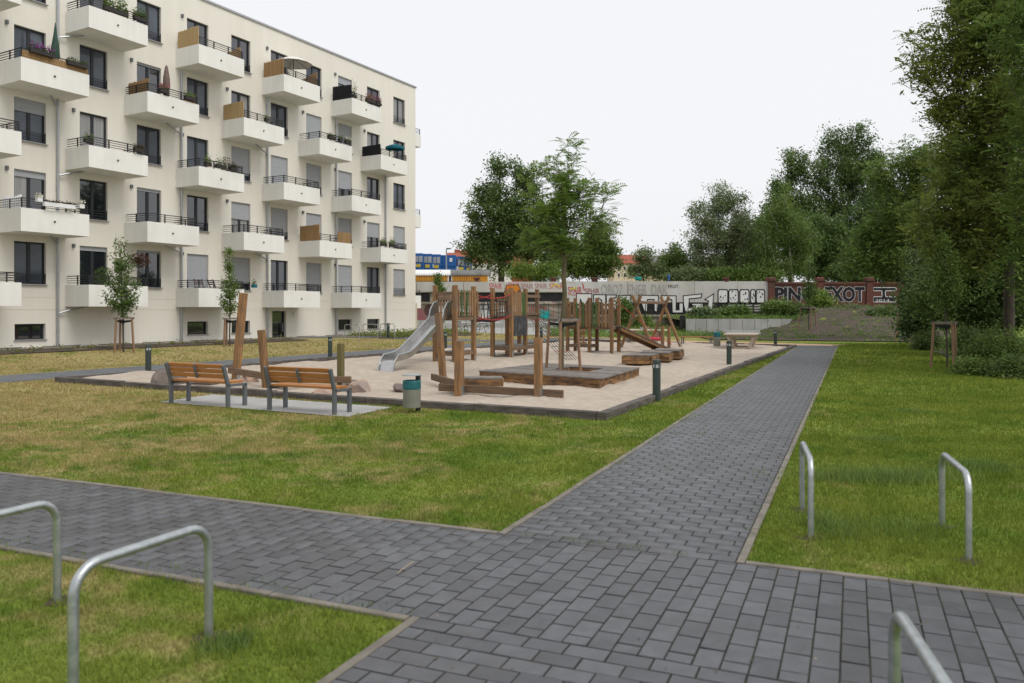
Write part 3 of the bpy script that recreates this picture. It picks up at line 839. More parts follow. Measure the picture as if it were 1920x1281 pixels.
def parasol_open(k, fl, a, n, mat, label, r, z0, rise, lobes=8, flap=.12):
    c = bal_pt(k, fl, a, n, 0)
    t = thing('open_parasol', label, 'parasol', tuple(c))
    MB().tube([c + Vector((0, 0, -.6)), c + Vector((0, 0, z0 + rise))], .02, 8).build('pole', MT['chairwood'], t)
    m = MB(); top = c + Vector((0, 0, z0 + rise)); ring = []; low = []
    for i in range(lobes * 2):
        an = math.pi * i / lobes; rr = r * (1 if i % 2 == 0 else .93)
        ring.append(c + Vector((math.cos(an) * rr, math.sin(an) * rr, z0 + (0 if i % 2 == 0 else .02))))
        low.append(ring[-1] + Vector((0, 0, -flap)))
    n_ = len(ring); midr = [top.lerp(p, .5) + Vector((0, 0, rise * .14)) for p in ring]
    m.add([top] + midr + ring + low, [(0, 1 + i, 1 + (i + 1) % n_) for i in range(n_)] + [(1 + i, 1 + n_ + i, 1 + n_ + (i + 1) % n_, 1 + (i + 1) % n_) for i in range(n_)]
          + [(1 + n_ + i, 1 + 2 * n_ + i, 1 + 2 * n_ + (i + 1) % n_, 1 + n_ + (i + 1) % n_) for i in range(n_)])
    m.build('canopy', MT[mat], t)
    rb = MB()
    for i in range(0, n_, 2): rb.bar(top - Vector((0, 0, .05)), ring[i] - Vector((0, 0, .02)), .015, .015)
    rb.build('ribs', MT['chairwood'], t)

# column indices: A=9 B=8 C=7 D=6 E=5 F=4 G=3 H=2 I=1 J=0; floors 0..4
screen(9, 3, 'front', MT['reed'], 'low reed screen all along the leftmost balcony with purple flowers', .30, .30, a0=.02, a1=.98)
planter(9, 3, .28, BP + .06, 'purple petunias in a flower box on the reed screened balcony', .95, ('leaf_deep', 'flower_purple'), .2, dz=.34)
planter(9, 3, .80, BP + .06, 'dark green flower box right of the purple petunias', .85, ('leaf_deep',), .14, dz=.27)
parasol_closed(9, 3, .62, 1.0, 'greenfab', 'closed dark green parasol behind the purple petunias', 1.75)
planter(8, 4, .45, BP - .05, 'bushy green flower boxes on the top left balcony', 1.1, ('leaf_mid',), .45, dz=.15, nl=700, size=.09)
planter(8, 4, .86, BP - .02, 'trailing green plants at the right end of the top left balcony', .6, ('leaf_dark',), .35, dz=.18, nl=500, size=.08)
screen(7, 3, 'near', MT['reed'], 'slanted reed screen on the balcony with closed taupe parasol', .55, .62)
planter(7, 3, .30, BP + .02, 'flower box with red blossoms beside the closed taupe parasol', .45, ('leaf_mid', 'flower_pink'), .2, nl=160)
parasol_closed(7, 3, .47, 1.2, 'brownfab', 'closed taupe parasol between two flower boxes', 1.35)
planter(7, 3, .80, BP + .02, 'flower box of green herbs right of the closed taupe parasol', .55, ('leaf_mid',), .2)
screen(7, 3, 'far', MT['reed'], 'low reed screen at the right end of the taupe parasol balcony', .25, .42)
screen(6, 4, 'near', MT['palereed'], 'tall pale reed screen on the left end of a top floor balcony', .80, .86)
screen(6, 4, 'far', MT['reed'], 'low brown reed screen on the right end of a top floor balcony', .38, .62)
screen(5, 3, 'near', MT['palereed'], 'smooth pale bamboo screen on a fourth floor balcony', .78, .84, name='bamboo_screen', wav=.003)
planter(5, 3, .55, BP - .02, 'small green pot on the railing of the bamboo screened balcony', .2, ('leaf_mid',), .16, nl=80)
screen(4, 4, 'near', MT['reed'], 'tall reed screen left of the open white parasol', .80, .86)
screen(4, 4, 'far', MT['reed'], 'reed screen right of the open white parasol', .45, .80)
parasol_open(4, 4, .50, .95, 'whitefab', 'open white parasol on a top floor balcony', 1.05, 1.0, .38, 6, .03)
screen(2, 4, 'near', MT['blackcloth'], 'black cloth screen on the top right balcony with pink flowers', .85, .80, name='cloth_screen', wav=.02)
planter(2, 4, .12, BP - .1, 'tall yellow green grasses beside the black cloth screen', .35, ('leaf_yellow',), .55, nl=260)
planter(2, 4, .62, BP, 'pink flowering boxes on the top right balcony', .8, ('leaf_mid', 'flower_pink'), .3, nl=260)
planter(2, 4, .90, BP, 'yellow green flower box at the end of the top right balcony', .5, ('leaf_yellow', 'flower_purple'), .35, nl=220)
screen(1, 3, 'near', MT['blackcloth'], 'black screen on the balcony with the teal parasol', .62, .66, name='cloth_screen', wav=.004)
parasol_open(1, 3, .74, 1.15, 'teal', 'open teal parasol on the balcony next to the house corner', .62, .85, .20, 8, .15)
planter(8, 2, .02, BP - .1, 'dark green pot plant at the left end of a third floor balcony', .35, ('leaf_dark',), .2, nl=160)
planter(8, 2, .82, BP + .05, 'dark flower box hung right on the plain third floor balcony', .45, ('leaf_red',), .14)
planter(6, 2, .22, BP - .1, 'leafy pot on the left part of the balcony with trellis', .35, ('leaf_mid',), .3)
planter(6, 2, .50, BP - .1, 'spiky green plants in the middle of the trellis balcony', .6, ('leaf_grey',), .35)
planter(6, 2, .78, BP - .1, 'dark bushy pot at the right of the trellis balcony', .4, ('leaf_red',), .2)
tr_ = MB()
for i in range(4): tr_.bar(bal_pt(6, 2, .60 + i * .045, BP - .2, 0), bal_pt(6, 2, .60 + i * .045, BP - .2, .75), .02, .02)
for i in range(6): tr_.bar(bal_pt(6, 2, .60, BP - .2, .1 + i * .12), bal_pt(6, 2, .735, BP - .2, .1 + i * .12), .02, .02)
tag(tr_.build('trellis', MT['chairwood']), 'small brown wooden trellis standing between balcony plants', 'trellis')
planter(3, 3, .36, BP, 'long dark planter on the railing of the shuttered balcony', .6, ('leaf_deep',), .12)
planter(3, 3, .62, BP, 'dark flower pot right of the long planter on the shuttered balcony', .25, ('leaf_dark',), .18, nl=120)
planter(3, 3, .86, BP, 'white daisies in a flower box on the shuttered balcony', .45, ('leaf_dark', 'flower_white'), .16, nl=160)
screen(3, 1, 'near', MT['reed'], 'tall reed screen on the second floor balcony left part', .85, .90)
screen(3, 1, 'front', MT['reed'], 'short reed screen on the right front of a second floor balcony', .62, .60, a0=.55, a1=.98)
planter(1, 1, .10, BP, 'bushy green planter pair by the house corner, left box', .5, ('leaf_mid',), .3, nl=360)
planter(1, 1, .42, BP, 'bushy green planter pair by the house corner, right box', .5, ('leaf_mid',), .3, nl=360)
planter(5, 0, .28, BP - .1, 'blue pot with a small plant behind the left young tree', .25, ('leaf_dark',), .25, pot='teal', nl=140)
# white fence pieces and white planter on the lowest left balcony
wf = thing('picket_fence', 'white picket fence on the end of the lower left balcony', 'fence', tuple(bal_pt(9, 1, .03, .8)))
for i in range(9):
    p = bal_pt(9, 1, .03, .25 + i * .15); MB().bar(p + Vector((0, 0, -.1)), p + Vector((0, 0, .48 + .03 * math.sin(i))), .07, .02, up=FN).build('picket', MT['whitepaint'], wf)
MB().bar(bal_pt(9, 1, .04, .2, .2), bal_pt(9, 1, .04, 1.5, .2), .02, .05).build('rail', MT['whitepaint'], wf)
planter(9, 1, .52, BP + .10, 'long white planter box hung outside the lower left railing', 1.25, ('leaf_red',), .10, pot='whitepaint', dz=.22)
planter(9, 1, .24, BP + .05, 'white pot of cream flowers left of the white planter box', .2, ('flower_white',), .14, pot='whitepaint', dz=.36, nl=120)
planter(9, 1, .86, BP + .05, 'white pot of cream flowers right of the white planter box', .2, ('flower_white',), .14, pot='whitepaint', dz=.30, nl=120)
def folding_chair(p, rz, label):
    t = thing('folding_chair', label, 'chair', tuple(p), rz)
    for q in (-.2, .2):
        MB().bar((q, -.2, 0), (q, .22, .86), .03, .04).build('leg', MT['chairwood'], t, local=True)
        MB().bar((q * .85, .22, 0), (q * .85, -.2, .45), .03, .04).build('leg', MT['chairwood'], t, local=True)
    s = MB(); [s.box((0, -.18 + i * .09, .45), (.40, .07, .02)) for i in range(5)]; s.build('seat', MT['chairwood'], t, local=True)
    s = MB(); [s.box((0, .13 + i * .045, .62 + i * .09), (.40, .02, .06)) for i in range(3)]; s.build('backrest', MT['chairwood'], t, local=True)
folding_chair(bal_pt(6, 0, .22, .95, -.72 + .32), .8, 'left brown folding chair on the first balcony beside closed shutter')
folding_chair(bal_pt(6, 0, .55, .85, -.72 + .32), 2.6, 'right brown folding chair on the first balcony beside closed shutter')
def balcony_bush(k, fl, a, n, r, mat, label, h=.5, nl=900):
    c = bal_pt(k, fl, a, n, -.72)
    t = thing('potted_shrub', label, 'shrub', tuple(c))
    MB().lathe(c, [(.15, 0), (.2, .35), (.21, .36)], 12).build('pot', MT['pot'], t)
    g = np.random.default_rng(k + 50)
    MB().tube([c + Vector((0, 0, .3)), c + Vector((0, 0, h + .6))], .02, 6).build('stem', MT['bark'], t)
    leaf_obj('foliage', leaf_quads(blob_pts(g, nl, c + Vector((0, 0, h + .72)), r), .09, g), MT[mat], t, g, c)
balcony_bush(8, 0, .42, .9, (.42, .42, .5), 'leaf_dark', 'round conifer in a pot on the first balcony from the left', .35)
balcony_bush(8, 0, .92, 1.3, (.5, .5, .35), 'leaf_red', 'reddish flowering shrub behind the left young tree', 1.15)

# ---------------------------------------------------------------- playground
def post(p, h, w, mat, parent, lean=(0, 0), name='post', foot=True, cham=.012):
    p = Vector(p); top = p + Vector((lean[0], lean[1], h))
    q = MB().bar(p + Vector((0, 0, -.1)), top, w, w, up=UV_U, cham=cham).build(name, mat, parent)
    if foot:
        d = (top - p) / h
        MB().bar(p + Vector((0, 0, -.1)) + UV_V * (w / 2 + .004), p + d * .26 + UV_V * (w / 2 + .004), .008, w * .8, up=UV_U).build('steel_foot', MT['galv'], q)
    return q
def slat_row(parent, a, b, z0, z1, n, greens, w=.10, seed=0, out=None):
    """upright slats between two ground points; greens: which are stained green"""
    a, b = Vector(a), Vector(b); d = (b - a).normalized(); rng = random.Random(seed)
    nrm = Vector((d.y, -d.x, 0))
    for z in (z0 + .10, z1 - .12):
        MB().bar(a + Vector((0, 0, z)), b + Vector((0, 0, z)), .05, .09).build('rail', MT['beam'], parent)
    for i in range(n):
        p = a + (b - a) * ((i + .5) / n) + nrm * .055
        tilt = rng.uniform(-.012, .012)
        MB().bar(p + Vector((0, 0, z0 + rng.uniform(-.02, .02))), p + d * tilt + Vector((0, 0, z1 + rng.uniform(-.02, .02))), w * rng.uniform(.9, 1.05), .03, up=nrm, cham=.004).build(
            'slat', MT['slatgreen' if i in greens else 'slat'], parent)
def boards(parent, a, b, c, d, z, n, t=.04, mat='deck', name='board', gap=.012):
    """floor of n boards running from side a-b to side d-c"""
    a, b, c, d = [Vector(q) for q in (a, b, c, d)]
    for i in range(n):
        f0, f1 = (i + gap) / n, (i + 1 - gap) / n
        P = [a.lerp(b, f0), a.lerp(b, f1), d.lerp(c, f1), d.lerp(c, f0)]
        MB().prism([(q.x, q.y) for q in P], z - t, z).build(name, MT[mat], parent)

A1, A2, A3 = Vector((-2.72, 28.25, 0)), Vector((-1.98, 27.70, 0)), Vector((-1.40, 29.05, 0)); A4 = A1 + (A3 - A2)
B1, B2, B3 = Vector((-.78, 32.0, 0)), Vector((-.03, 31.35, 0)), Vector((.55, 32.75, 0)); B5 = B1 + (B3 - B2)
B4 = B3 + Vector((.52, 1.2, 0)); B6 = B5 + Vector((.52, 1.2, 0))
TA = thing('slide_tower', 'wooden play tower carrying the steel slide', 'play tower', tuple(A1))
for p in (A1, A2, A3, A4): post(p, 2.78, .15, MT['post'], TA)
boards(TA, A1, A2, A3, A4, 1.73, 6)
for a, b in ((A1, A2), (A2, A3), (A3, A4), (A4, A1)):
    MB().bar(a + Vector((0, 0, 1.62)), b + Vector((0, 0, 1.62)), .07, .13).build('joist', MT['beam'], TA)
slat_row(TA, A2 + (A3 - A2) * .06, A2 + (A3 - A2) * 1.22, 1.70, 2.62, 8, (1, 3), .11, 1)
slat_row(TA, A4, A1, 1.70, 2.45, 7, (), .10, 2)
MB().bar(A1 + Vector((0, 0, 2.50)), A2 + Vector((0, 0, 2.50)), .10, .12).build('crossbar', MT['beam'], TA)
boards(TA, A1 + (A2 - A1) * .3, A2, A3, A1 + (A2 - A1) * .3 + (A3 - A2), .47, 5, .05)
for a, b in ((A2, A3 + (A3 - A2) * .12), (A1, A2)): MB().bar(a + Vector((0, 0, .38)), b + Vector((0, 0, .38)), .07, .13).build('joist', MT['beam'], TA)

# steel slide
SL = thing('slide', 'curved stainless steel slide running down into the sand', 'slide', (-3.7, 24.3, 0))
s0 = (A1 + A2) / 2 + Vector((-.02, -.05, 0)); s1 = Vector((-3.80, 24.20, 0)); sd = (s1 - s0); sl_len = sd.length; sd.normalize(); sn = Vector((-sd.y, sd.x, 0))
prof = [(0, 1.74), (.22, 1.73), (.42, 1.64), (.62, 1.50), (2.5, .62), (2.75, .52), (3.0, .45), (3.3, .41), (sl_len - .25, .385), (sl_len - .1, .37), (sl_len - .02, .30), (sl_len + .03, .18), (sl_len + .08, -.05)]
def slide_side(i): return .50 if i == 0 else (.46 if i == 1 else (.34 if i == 2 else .17)) if i < 9 else .05
W2 = .25
bed_, walls = MB(), [MB(), MB()]
pts = [s0 + sd * d + Vector((0, 0, z)) for d, z in prof]
ups = []
for i in range(len(pts)):
    t = (pts[min(i + 1, len(pts) - 1)] - pts[max(i - 1, 0)]).normalized(); ups.append(sn.cross(t).normalized() * (1 if sn.cross(t).z > 0 or i > 9 else -1))
    if ups[-1].dot(sd) < -.3 and i > 9: ups[-1] = -ups[-1]
V = []
for p, u_ in zip(pts, ups): V += [p - sn * W2, p + sn * W2, p + sn * W2 - u_ * .012, p - sn * W2 - u_ * .012]
bed_.add(V, [(4 * i + a, 4 * i + (a + 1) % 4, 4 * i + 4 + (a + 1) % 4, 4 * i + 4 + a) for i in range(len(pts) - 1) for a in range(4)])
bed_.build('chute', MT['stainless'], SL, smooth=True)
for sgn, mb in zip((-1, 1), walls):
    V = []; topline = []
    for i, (p, u_) in enumerate(zip(pts, ups)):
        h_ = slide_side(i); b = p + sn * (sgn * W2)
        V += [b - u_ * .03, b + u_ * h_, b + u_ * h_ + sn * (sgn * .015), b - u_ * .03 + sn * (sgn * .015)]
        topline.append(b + u_ * h_ + sn * (sgn * .008))
    mb.add(V, [(4 * i + a, 4 * i + (a + 1) % 4, 4 * i + 4 + (a + 1) % 4, 4 * i + 4 + a) for i in range(len(pts) - 1) for a in range(4)] + [(0, 1, 2, 3)])
    o = mb.build('side_wall', MT['stainless'], SL, smooth=True)
    MB().tube(topline, .022, 8).build('rim', MT['galv'], o, smooth=True)

# rope bridge
RB = thing('rope_bridge', 'sagging black and red rope bridge between the two high towers', 'rope bridge', tuple((A3 + B1) / 2))
ra, rb_ = [A4 + Vector((.1, .1, 0)), A3 + Vector((.05, .1, 0))], [B1, B2]
def sag(a, b, z0, z1, s, n=12):
    return [Vector(a).lerp(Vector(b), t / n) + Vector((0, 0, z0 + (z1 - z0) * t / n - s * 4 * (t / n) * (1 - t / n))) for t in range(n + 1)]
for i in (0, 1):
    hand = sag(ra[i], rb_[i], 2.50, 2.55, .16); foot = sag(ra[i], rb_[i], 1.72, 1.72, .18)
    MB().tube(hand, .015, 6).build('hand_rope', MT['rope_red'], RB)
    MB().tube(foot, .016, 6).build('foot_rope', MT['rope_red'], RB)
    for k in range(1, 12):
        m = hand[k].lerp(foot[k], .5) + Vector((.03 * (-1) ** k, 0, 0))
        MB().tube([hand[k], m, foot[k]], .013, 5).build('side_rope', MT['rope_black'], RB)
    MB().tube([hand[k].lerp(foot[k], .55) for k in range(13)], .013, 5).build('side_rope', MT['rope_black'], RB)
fl, fr = sag(ra[0], rb_[0], 1.72, 1.72, .2), sag(ra[1], rb_[1], 1.72, 1.72, .2)
for k in range(1, 12): MB().tube([fl[k], fl[k].lerp(fr[k], .5) - Vector((0, 0, .05)), fr[k]], .016, 5).build('tread_rope', MT['rope_black'], RB)
for k in range(3): MB().tube([fl[j].lerp(fr[j], .25 * (k + 1)) - Vector((0, 0, .05)) for j in range(13)], .014, 5).build('tread_rope', MT['rope_black' if k != 1 else 'rope_red'], RB)

TB = thing('chalkboard_tower', 'middle wooden play tower with chalkboard below its slats', 'play tower', tuple(B1))
for p in (B1, B2, B3, B4, B5, B6): post(p, 2.80, .15, MT['post'], TB)
boards(TB, B1, B2, B4, B6, 1.73, 6)
for a, b in ((B1, B2), (B2, B4), (B5, B6), (B4, B6)):
    MB().bar(a + Vector((0, 0, 1.62)), b + Vector((0, 0, 1.62)), .07, .13).build('joist', MT['beam'], TB)
slat_row(TB, B2 + (B3 - B2) * .08, B3 + (B3 - B2) * .06, 1.70, 2.62, 7, (4, 5), .13, 4)
slat_row(TB, B6, B1 + (B5 - B1) * .3, 1.70, 2.45, 9, (), .10, 5)
MB().bar(B3 + Vector((.02, -.06, 2.50)), B4 + Vector((.12, .15, 2.50)), .08, .12).build('crossbar', MT['beam'], TB)
MB().bar(B3 + Vector((.02, -.06, 1.76)), B4 + Vector((.12, .15, 1.76)), .08, .10).build('crossbar', MT['beam'], TB)
boards(TB, B1, B2, B4, B6, .47, 5, .05)
for a, b in ((B1 + Vector((-.05, .05, 0)), B2), (B2, B4)): MB().bar(a + Vector((.04, -.06, .39)), b + Vector((.04, -.06, .39)), .07, .14).build('joist', MT['beam'], TB)
cb = B2 + (B3 - B2) * .06 + Vector((.07, -.05, 0)); cc = B2 + (B3 - B2) * .98 + Vector((.07, -.05, 0))
MB().bar(cb + Vector((0, 0, 1.28)), cc + Vector((0, 0, 1.28)), .03, .78).build('chalkboard', MT['board'], TB)

# climbing nets
def net(name, label, a0, a1, b0, b1, n, m, sagv, red=(2, 5)):
    t = thing(name, label, 'climbing net', tuple(Vector((a0[0], a0[1], 0))))
    a0, a1, b0, b1 = [Vector(q) for q in (a0, a1, b0, b1)]
    def P(i, j):
        p = a0.lerp(a1, i / n).lerp(b0.lerp(b1, i / n), j / m)
        return p - Vector((0, 0, sagv * 4 * (j / m) * (1 - j / m)))
    for i in range(n + 1): MB().tube([P(i, j) for j in range(m + 1)], .010, 5).build('long_rope', MT['rope_black'], t)
    for j in range(1, m): MB().tube([P(i, j) for i in range(n + 1)], .009, 5).build('cross_rope', MT['rope_red' if j % 3 in red else 'rope_black'], t)
net('rope_net', 'slanting black climbing net from the chalkboard tower down to the sand', B3 + Vector((.1, 0, 1.74)), B4 + Vector((.1, 0, 1.74)), (1.95, 29.9, .04), (2.55, 30.4, .04), 5, 9, .12, (1,))
C1, C3, C5 = Vector((2.45, 35.1, 0)), Vector((3.36, 34.5, 0)), Vector((4.25, 33.95, 0)); cu = Vector((.41, .80, 0))
C2, C4, C6 = C1 + cu, C3 + cu, C5 + cu
net('rope_net', 'upright black rope net between the chalkboard tower and the ramp tower', B4 + Vector((.08, 0, 1.45)), B4 + Vector((.08, 0, 2.55)), C1 + Vector((0, 0, 1.2)), C1 + Vector((0, 0, 2.2)), 5, 6, .10, (0,))

TC = thing('ramp_tower', 'long low wooden play tower with green slats above the ramp', 'play tower', tuple(C1))
for p in (C1, C2, C3, C4, C5, C6): post(p, 2.46, .14, MT['post'], TC)
boards(TC, C1, C5, C6, C2, 1.24, 14)
for a, b in ((C1, C5), (C2, C6), (C5, C6), (C1, C2)): MB().bar(a + Vector((0, 0, 1.15)), b + Vector((0, 0, 1.15)), .07, .12).build('joist', MT['beam'], TC)
fr_ = Vector((-.10, -.07, 0))
slat_row(TC, C1 + fr_ * .5, C5 + fr_ * .2, 1.18, 2.26, 14, (3, 5, 8, 9), .09, 8)
slat_row(TC, C6, C2, 1.18, 2.05, 12, (), .09, 9)
for a, b in ((C5, C6), (C1, C2)): MB().bar(a + Vector((0, 0, 2.15)), b + Vector((0, 0, 2.15)), .07, .10).build('crossbar', MT['beam'], TC)
boards(TC, C1, C3, C4, C2, .42, 6, .05)
for a, b in ((C1, C3), (C3, C4)): MB().bar(a + Vector((.02, -.08, .36)), b + Vector((.02, -.08, .36)), .06, .12).build('joist', MT['beam'], TC)
ab = C1.lerp(C3, .66) + Vector((-.03, -.08, 0)); dv = (C3 - C1).normalized()
for z in (1.06, .50): MB().bar(ab - dv * .24 + Vector((0, 0, z)), ab + dv * .24 + Vector((0, 0, z)), .07, .08).build('game_rail', MT['slat'], TC)
for i in (-1, 1):
    q = ab + dv * (.10 * i)
    MB().tube([q + Vector((0, 0, .5)), q + Vector((0, 0, 1.06))], .028, 8).build('game_rod', MT['red'], TC)
    for k in range(3): MB().box(q + Vector((0, 0, .62 + .155 * k)), (.15, .12, .11), rz=.3 * k - .2 * i).build('game_block', MT['slat'], TC, bevel=.015)
# ramp
RE = Vector((7.05, 35.9, .10)); RS = (C5 + C6) / 2 + Vector((.02, 0, 1.22)); rdir = (RE - RS); rn = Vector((-rdir.y, rdir.x, 0)).normalized() * .40
for s_ in (-1, 1): MB().bar(RS + rn * s_ * .9 - Vector((0, 0, .10)), RE + rn * s_ * .9 - Vector((0, 0, .08)), .07, .14).build('ramp_beam', MT['post'], TC)
for i in range(18):
    f0, f1 = (i + .03) / 18, (i + .97) / 18
    MB().bar(RS.lerp(RE, f0), RS.lerp(RE, f1), .86, .035).build('ramp_board', MT['deck'], TC)
MB().box(RE + Vector((.2, .1, -.02)), (.5, .75, .10), rz=.5).build('step', MT['deck'], TC)
post((6.72, 35.55, 0), 1.22, .14, MT['post'], TC); post((7.55, 38.3, 0), 1.15, .14, MT['post'], TC)
MB().tube(sag(C6 + Vector((.08, -.05, 0)), (7.3, 36.4, 0), 2.15, .35, .06), .014, 5).build('climbing_rope', MT['rope_red'], TC)

# nest swing
SW = thing('nest_swing', 'wooden swing frame of crossed legs with red nest seat', 'swing', (6.9, 39.6, 0))
f1, f2 = [Vector((5.22, 38.6, 0)), Vector((6.72, 37.7, 0))], [Vector((7.2, 41.9, 0)), Vector((8.68, 40.8, 0))]
m1, m2 = (f1[0] + f1[1]) / 2, (f2[0] + f2[1]) / 2
for fp, mm in ((f1, m1), (f2, m2)):
    for i in (0, 1):
        a, top = fp[i], mm + (mm - fp[i]) * .24 + Vector((0, 0, 2.62))
        q = MB().bar(a + Vector((0, 0, -.05)), top, .13, .13, cham=.02).build('leg', MT['post'], SW)
        MB().bar(a + Vector((0, -.075, -.05)), a.lerp(top, .13) + Vector((0, -.075, 0)), .09, .012).build('steel_foot', MT['galv'], q)
MB().bar(m1 + Vector((-.12, -.2, 2.30)), m2 + Vector((.12, .2, 2.30)), .14, .14, cham=.02).build('crossbar', MT['beam'], SW)
mc = (m1 + m2) / 2 + Vector((0, 0, .50)); rim = [mc + Vector((.52 * math.cos(t), .52 * math.sin(t), 0)) for t in np.linspace(0, 2 * math.pi, 25)]
ns = MB().tube(rim, .07, 8).build('nest_seat', MT['red'], SW, smooth=True)
for i in range(6):
    an = i * math.pi / 6; MB().tube([mc + Vector((.5 * math.cos(an), .5 * math.sin(an), 0)), mc + Vector((0, 0, -.05)), mc - Vector((.5 * math.cos(an), .5 * math.sin(an), 0))], .015, 5).build('seat_net', MT['rope_black'], ns)
for i in range(4):
    an = math.pi / 4 + i * math.pi / 2; e = m1.lerp(m2, .3 if math.cos(an) < 0 else .7) + Vector((0, 0, 2.26))
    MB().tube([mc + Vector((.5 * math.cos(an), .5 * math.sin(an), 0)), e], .014, 5).build('hanging_rope', MT['rope_black'], SW)

# deck round the young tree
DK = [Vector((-.89, 21.4, 0)), Vector((2.12, 18.96, 0)), Vector((3.61, 22.56, 0)), Vector((1.05, 24.5, 0))]
DT = thing('tree_deck', 'low wooden deck with square hole around the young tree', 'deck', tuple(DK[0]))
hole = (.40, .74, .42, .76)
def dkp(a, b): return DK[0].lerp(DK[1], a).lerp(DK[3].lerp(DK[2], a), b)
nb = 26
for i in range(nb):
    b0, b1 = (i + .03) / nb, (i + .97) / nb; bm_ = (b0 + b1) / 2
    segs = [(-.004, 1.004)] if not hole[2] < bm_ < hole[3] else [(-.004, hole[0]), (hole[1], 1.004)]
    for a0, a1 in segs:
        P = [dkp(a0, b0), dkp(a1, b0), dkp(a1, b1), dkp(a0, b1)]
        zz = .290 + random.Random(i).uniform(-.003, .003)
        MB().prism([(q.x, q.y) for q in P], zz - .035, zz).build('board', MT['deck'], DT)
for i in range(4):
    a, b = DK[i], DK[(i + 1) % 4]; d = (b - a).normalized(); ins = Vector((-d.y, d.x, 0)) * .05
    for z0, z1 in ((-.05, .118), (.126, .252)):
        MB().bar(a + ins + d * .0 + Vector((0, 0, (z0 + z1) / 2)), b + ins - d * .1 + Vector((0, 0, (z0 + z1) / 2)), .05, z1 - z0).build('side_plank', MT['deckside'], DT)
for a0, b0, a1, b1 in ((hole[0], hole[2], hole[1], hole[2]), (hole[1], hole[2], hole[1], hole[3]), (hole[1], hole[3], hole[0], hole[3]), (hole[0], hole[3], hole[0], hole[2])):
    MB().bar(dkp(a0, b0) + Vector((0, 0, .12)), dkp(a1, b1) + Vector((0, 0, .12)), .04, .25).build('hole_plank', MT['deckside'], DT)

# balance course beside the bin
BC = thing('balance_course', 'balance beams on three square posts before the tree deck', 'balance beam', (-1.15, 17.35, 0))
P1, P2, P3 = Vector((-1.72, 20.1, 0)), Vector((-1.15, 17.35, 0)), Vector((.55, 16.64, 0))
post(P1, 1.84, .15, MT['post'], BC, (-.14, .0)); post(P2, 1.24, .17, MT['post'], BC); post(P3, 1.33, .15, MT['post'], BC)
MB().bar((-1.62, 17.75, .19), (1.06, 16.52, .17), .08, .16, cham=.01).build('beam', MT['beam'], BC)
MB().bar((-2.0, 20.0, .24), (-1.1, 17.5, .26), .08, .16, cham=.01).build('beam', MT['beam'], BC)
bx0, bx1 = Vector((-1.08, 17.62, 0)), Vector((-.22, 17.62, 0))
for i in range(5): MB().bar(bx0 + Vector((0, .1 * i, .40)), bx1 + Vector((0, .1 * i, .40)), .095, .04).build('seat_board', MT['deck'], BC)
MB().bar(bx0 + Vector((0, -.02, .30)), bx1 + Vector((.02, -.02, .30)), .06, .15).build('seat_side', MT['deckside'], BC)
MB().bar(bx1 + Vector((0, -.05, .30)), bx1 + Vector((0, .5, .30)), .06, .15).build('seat_side', MT['slat'], BC)
# stepping posts at the left
BL = thing('balance_course', 'leaning posts with low beams behind the two benches', 'balance beam', (-5.9, 19.3, 0))
post((-7.37, 21.2, 0), 2.36, .17, MT['post'], BL, (.24, -.05)); post((-5.93, 19.25, 0), 1.43, .15, MT['post'], BL, (-.13, .0)); post((-4.15, 19.3, 0), 1.10, .14, MT['moss'], BL)
MB().bar((-7.6, 21.4, .30), (-5.85, 19.5, .26), .08, .17, cham=.01).build('beam', MT['beam'], BL)
MB().bar((-5.95, 19.45, .22), (-3.87, 19.12, .24), .08, .16, cham=.01).build('beam', MT['beam'], BL)
MB().bar((-6.15, 19.9, .33), (-5.3, 18.9, .22), .20, .14, cham=.01).build('beam', MT['deckside'], BL)

# three skewed wooden platforms
for i, (P, label, hgt) in enumerate(((((3.72, 26.9), (4.68, 26.75), (5.25, 28.1), (4.25, 28.3)), 'nearest of three skewed wooden platforms in the sand', .30),
                           (((4.55, 28.2), (5.45, 27.7), (5.85, 29.0), (4.9, 29.6)), 'middle of three skewed wooden platforms in the sand', .33),
                           (((5.35, 29.9), (6.15, 29.3), (6.62, 30.7), (5.7, 31.3)), 'farthest of three skewed wooden platforms in the sand', .33))):
    t = thing('wobble_platform', label, 'platform', (P[0][0], P[0][1], 0), group='skewed platforms on the sand')
    Q = [Vector((*q, 0)) for q in P]
    boards(t, Q[0], Q[1], Q[2], Q[3], hgt + .10, 7, .04, 'deck')
    for k in range(4):
        a, b = Q[k], Q[(k + 1) % 4]; d = (b - a).normalized()
        for z in (hgt - .03, hgt - .16): MB().bar(a + Vector((0, 0, z + .02)) + d * .02, b + Vector((0, 0, z + .02)) - d * .04, .05, .118).build('side_plank', MT['deckside'], t)
    c = sum(Q, Vector()) / 4
    MB().tube([c + Vector((0, 0, -.05)), c + Vector((0, 0, hgt))], .12, 10).build('pivot', MT['benchsteel'], t)

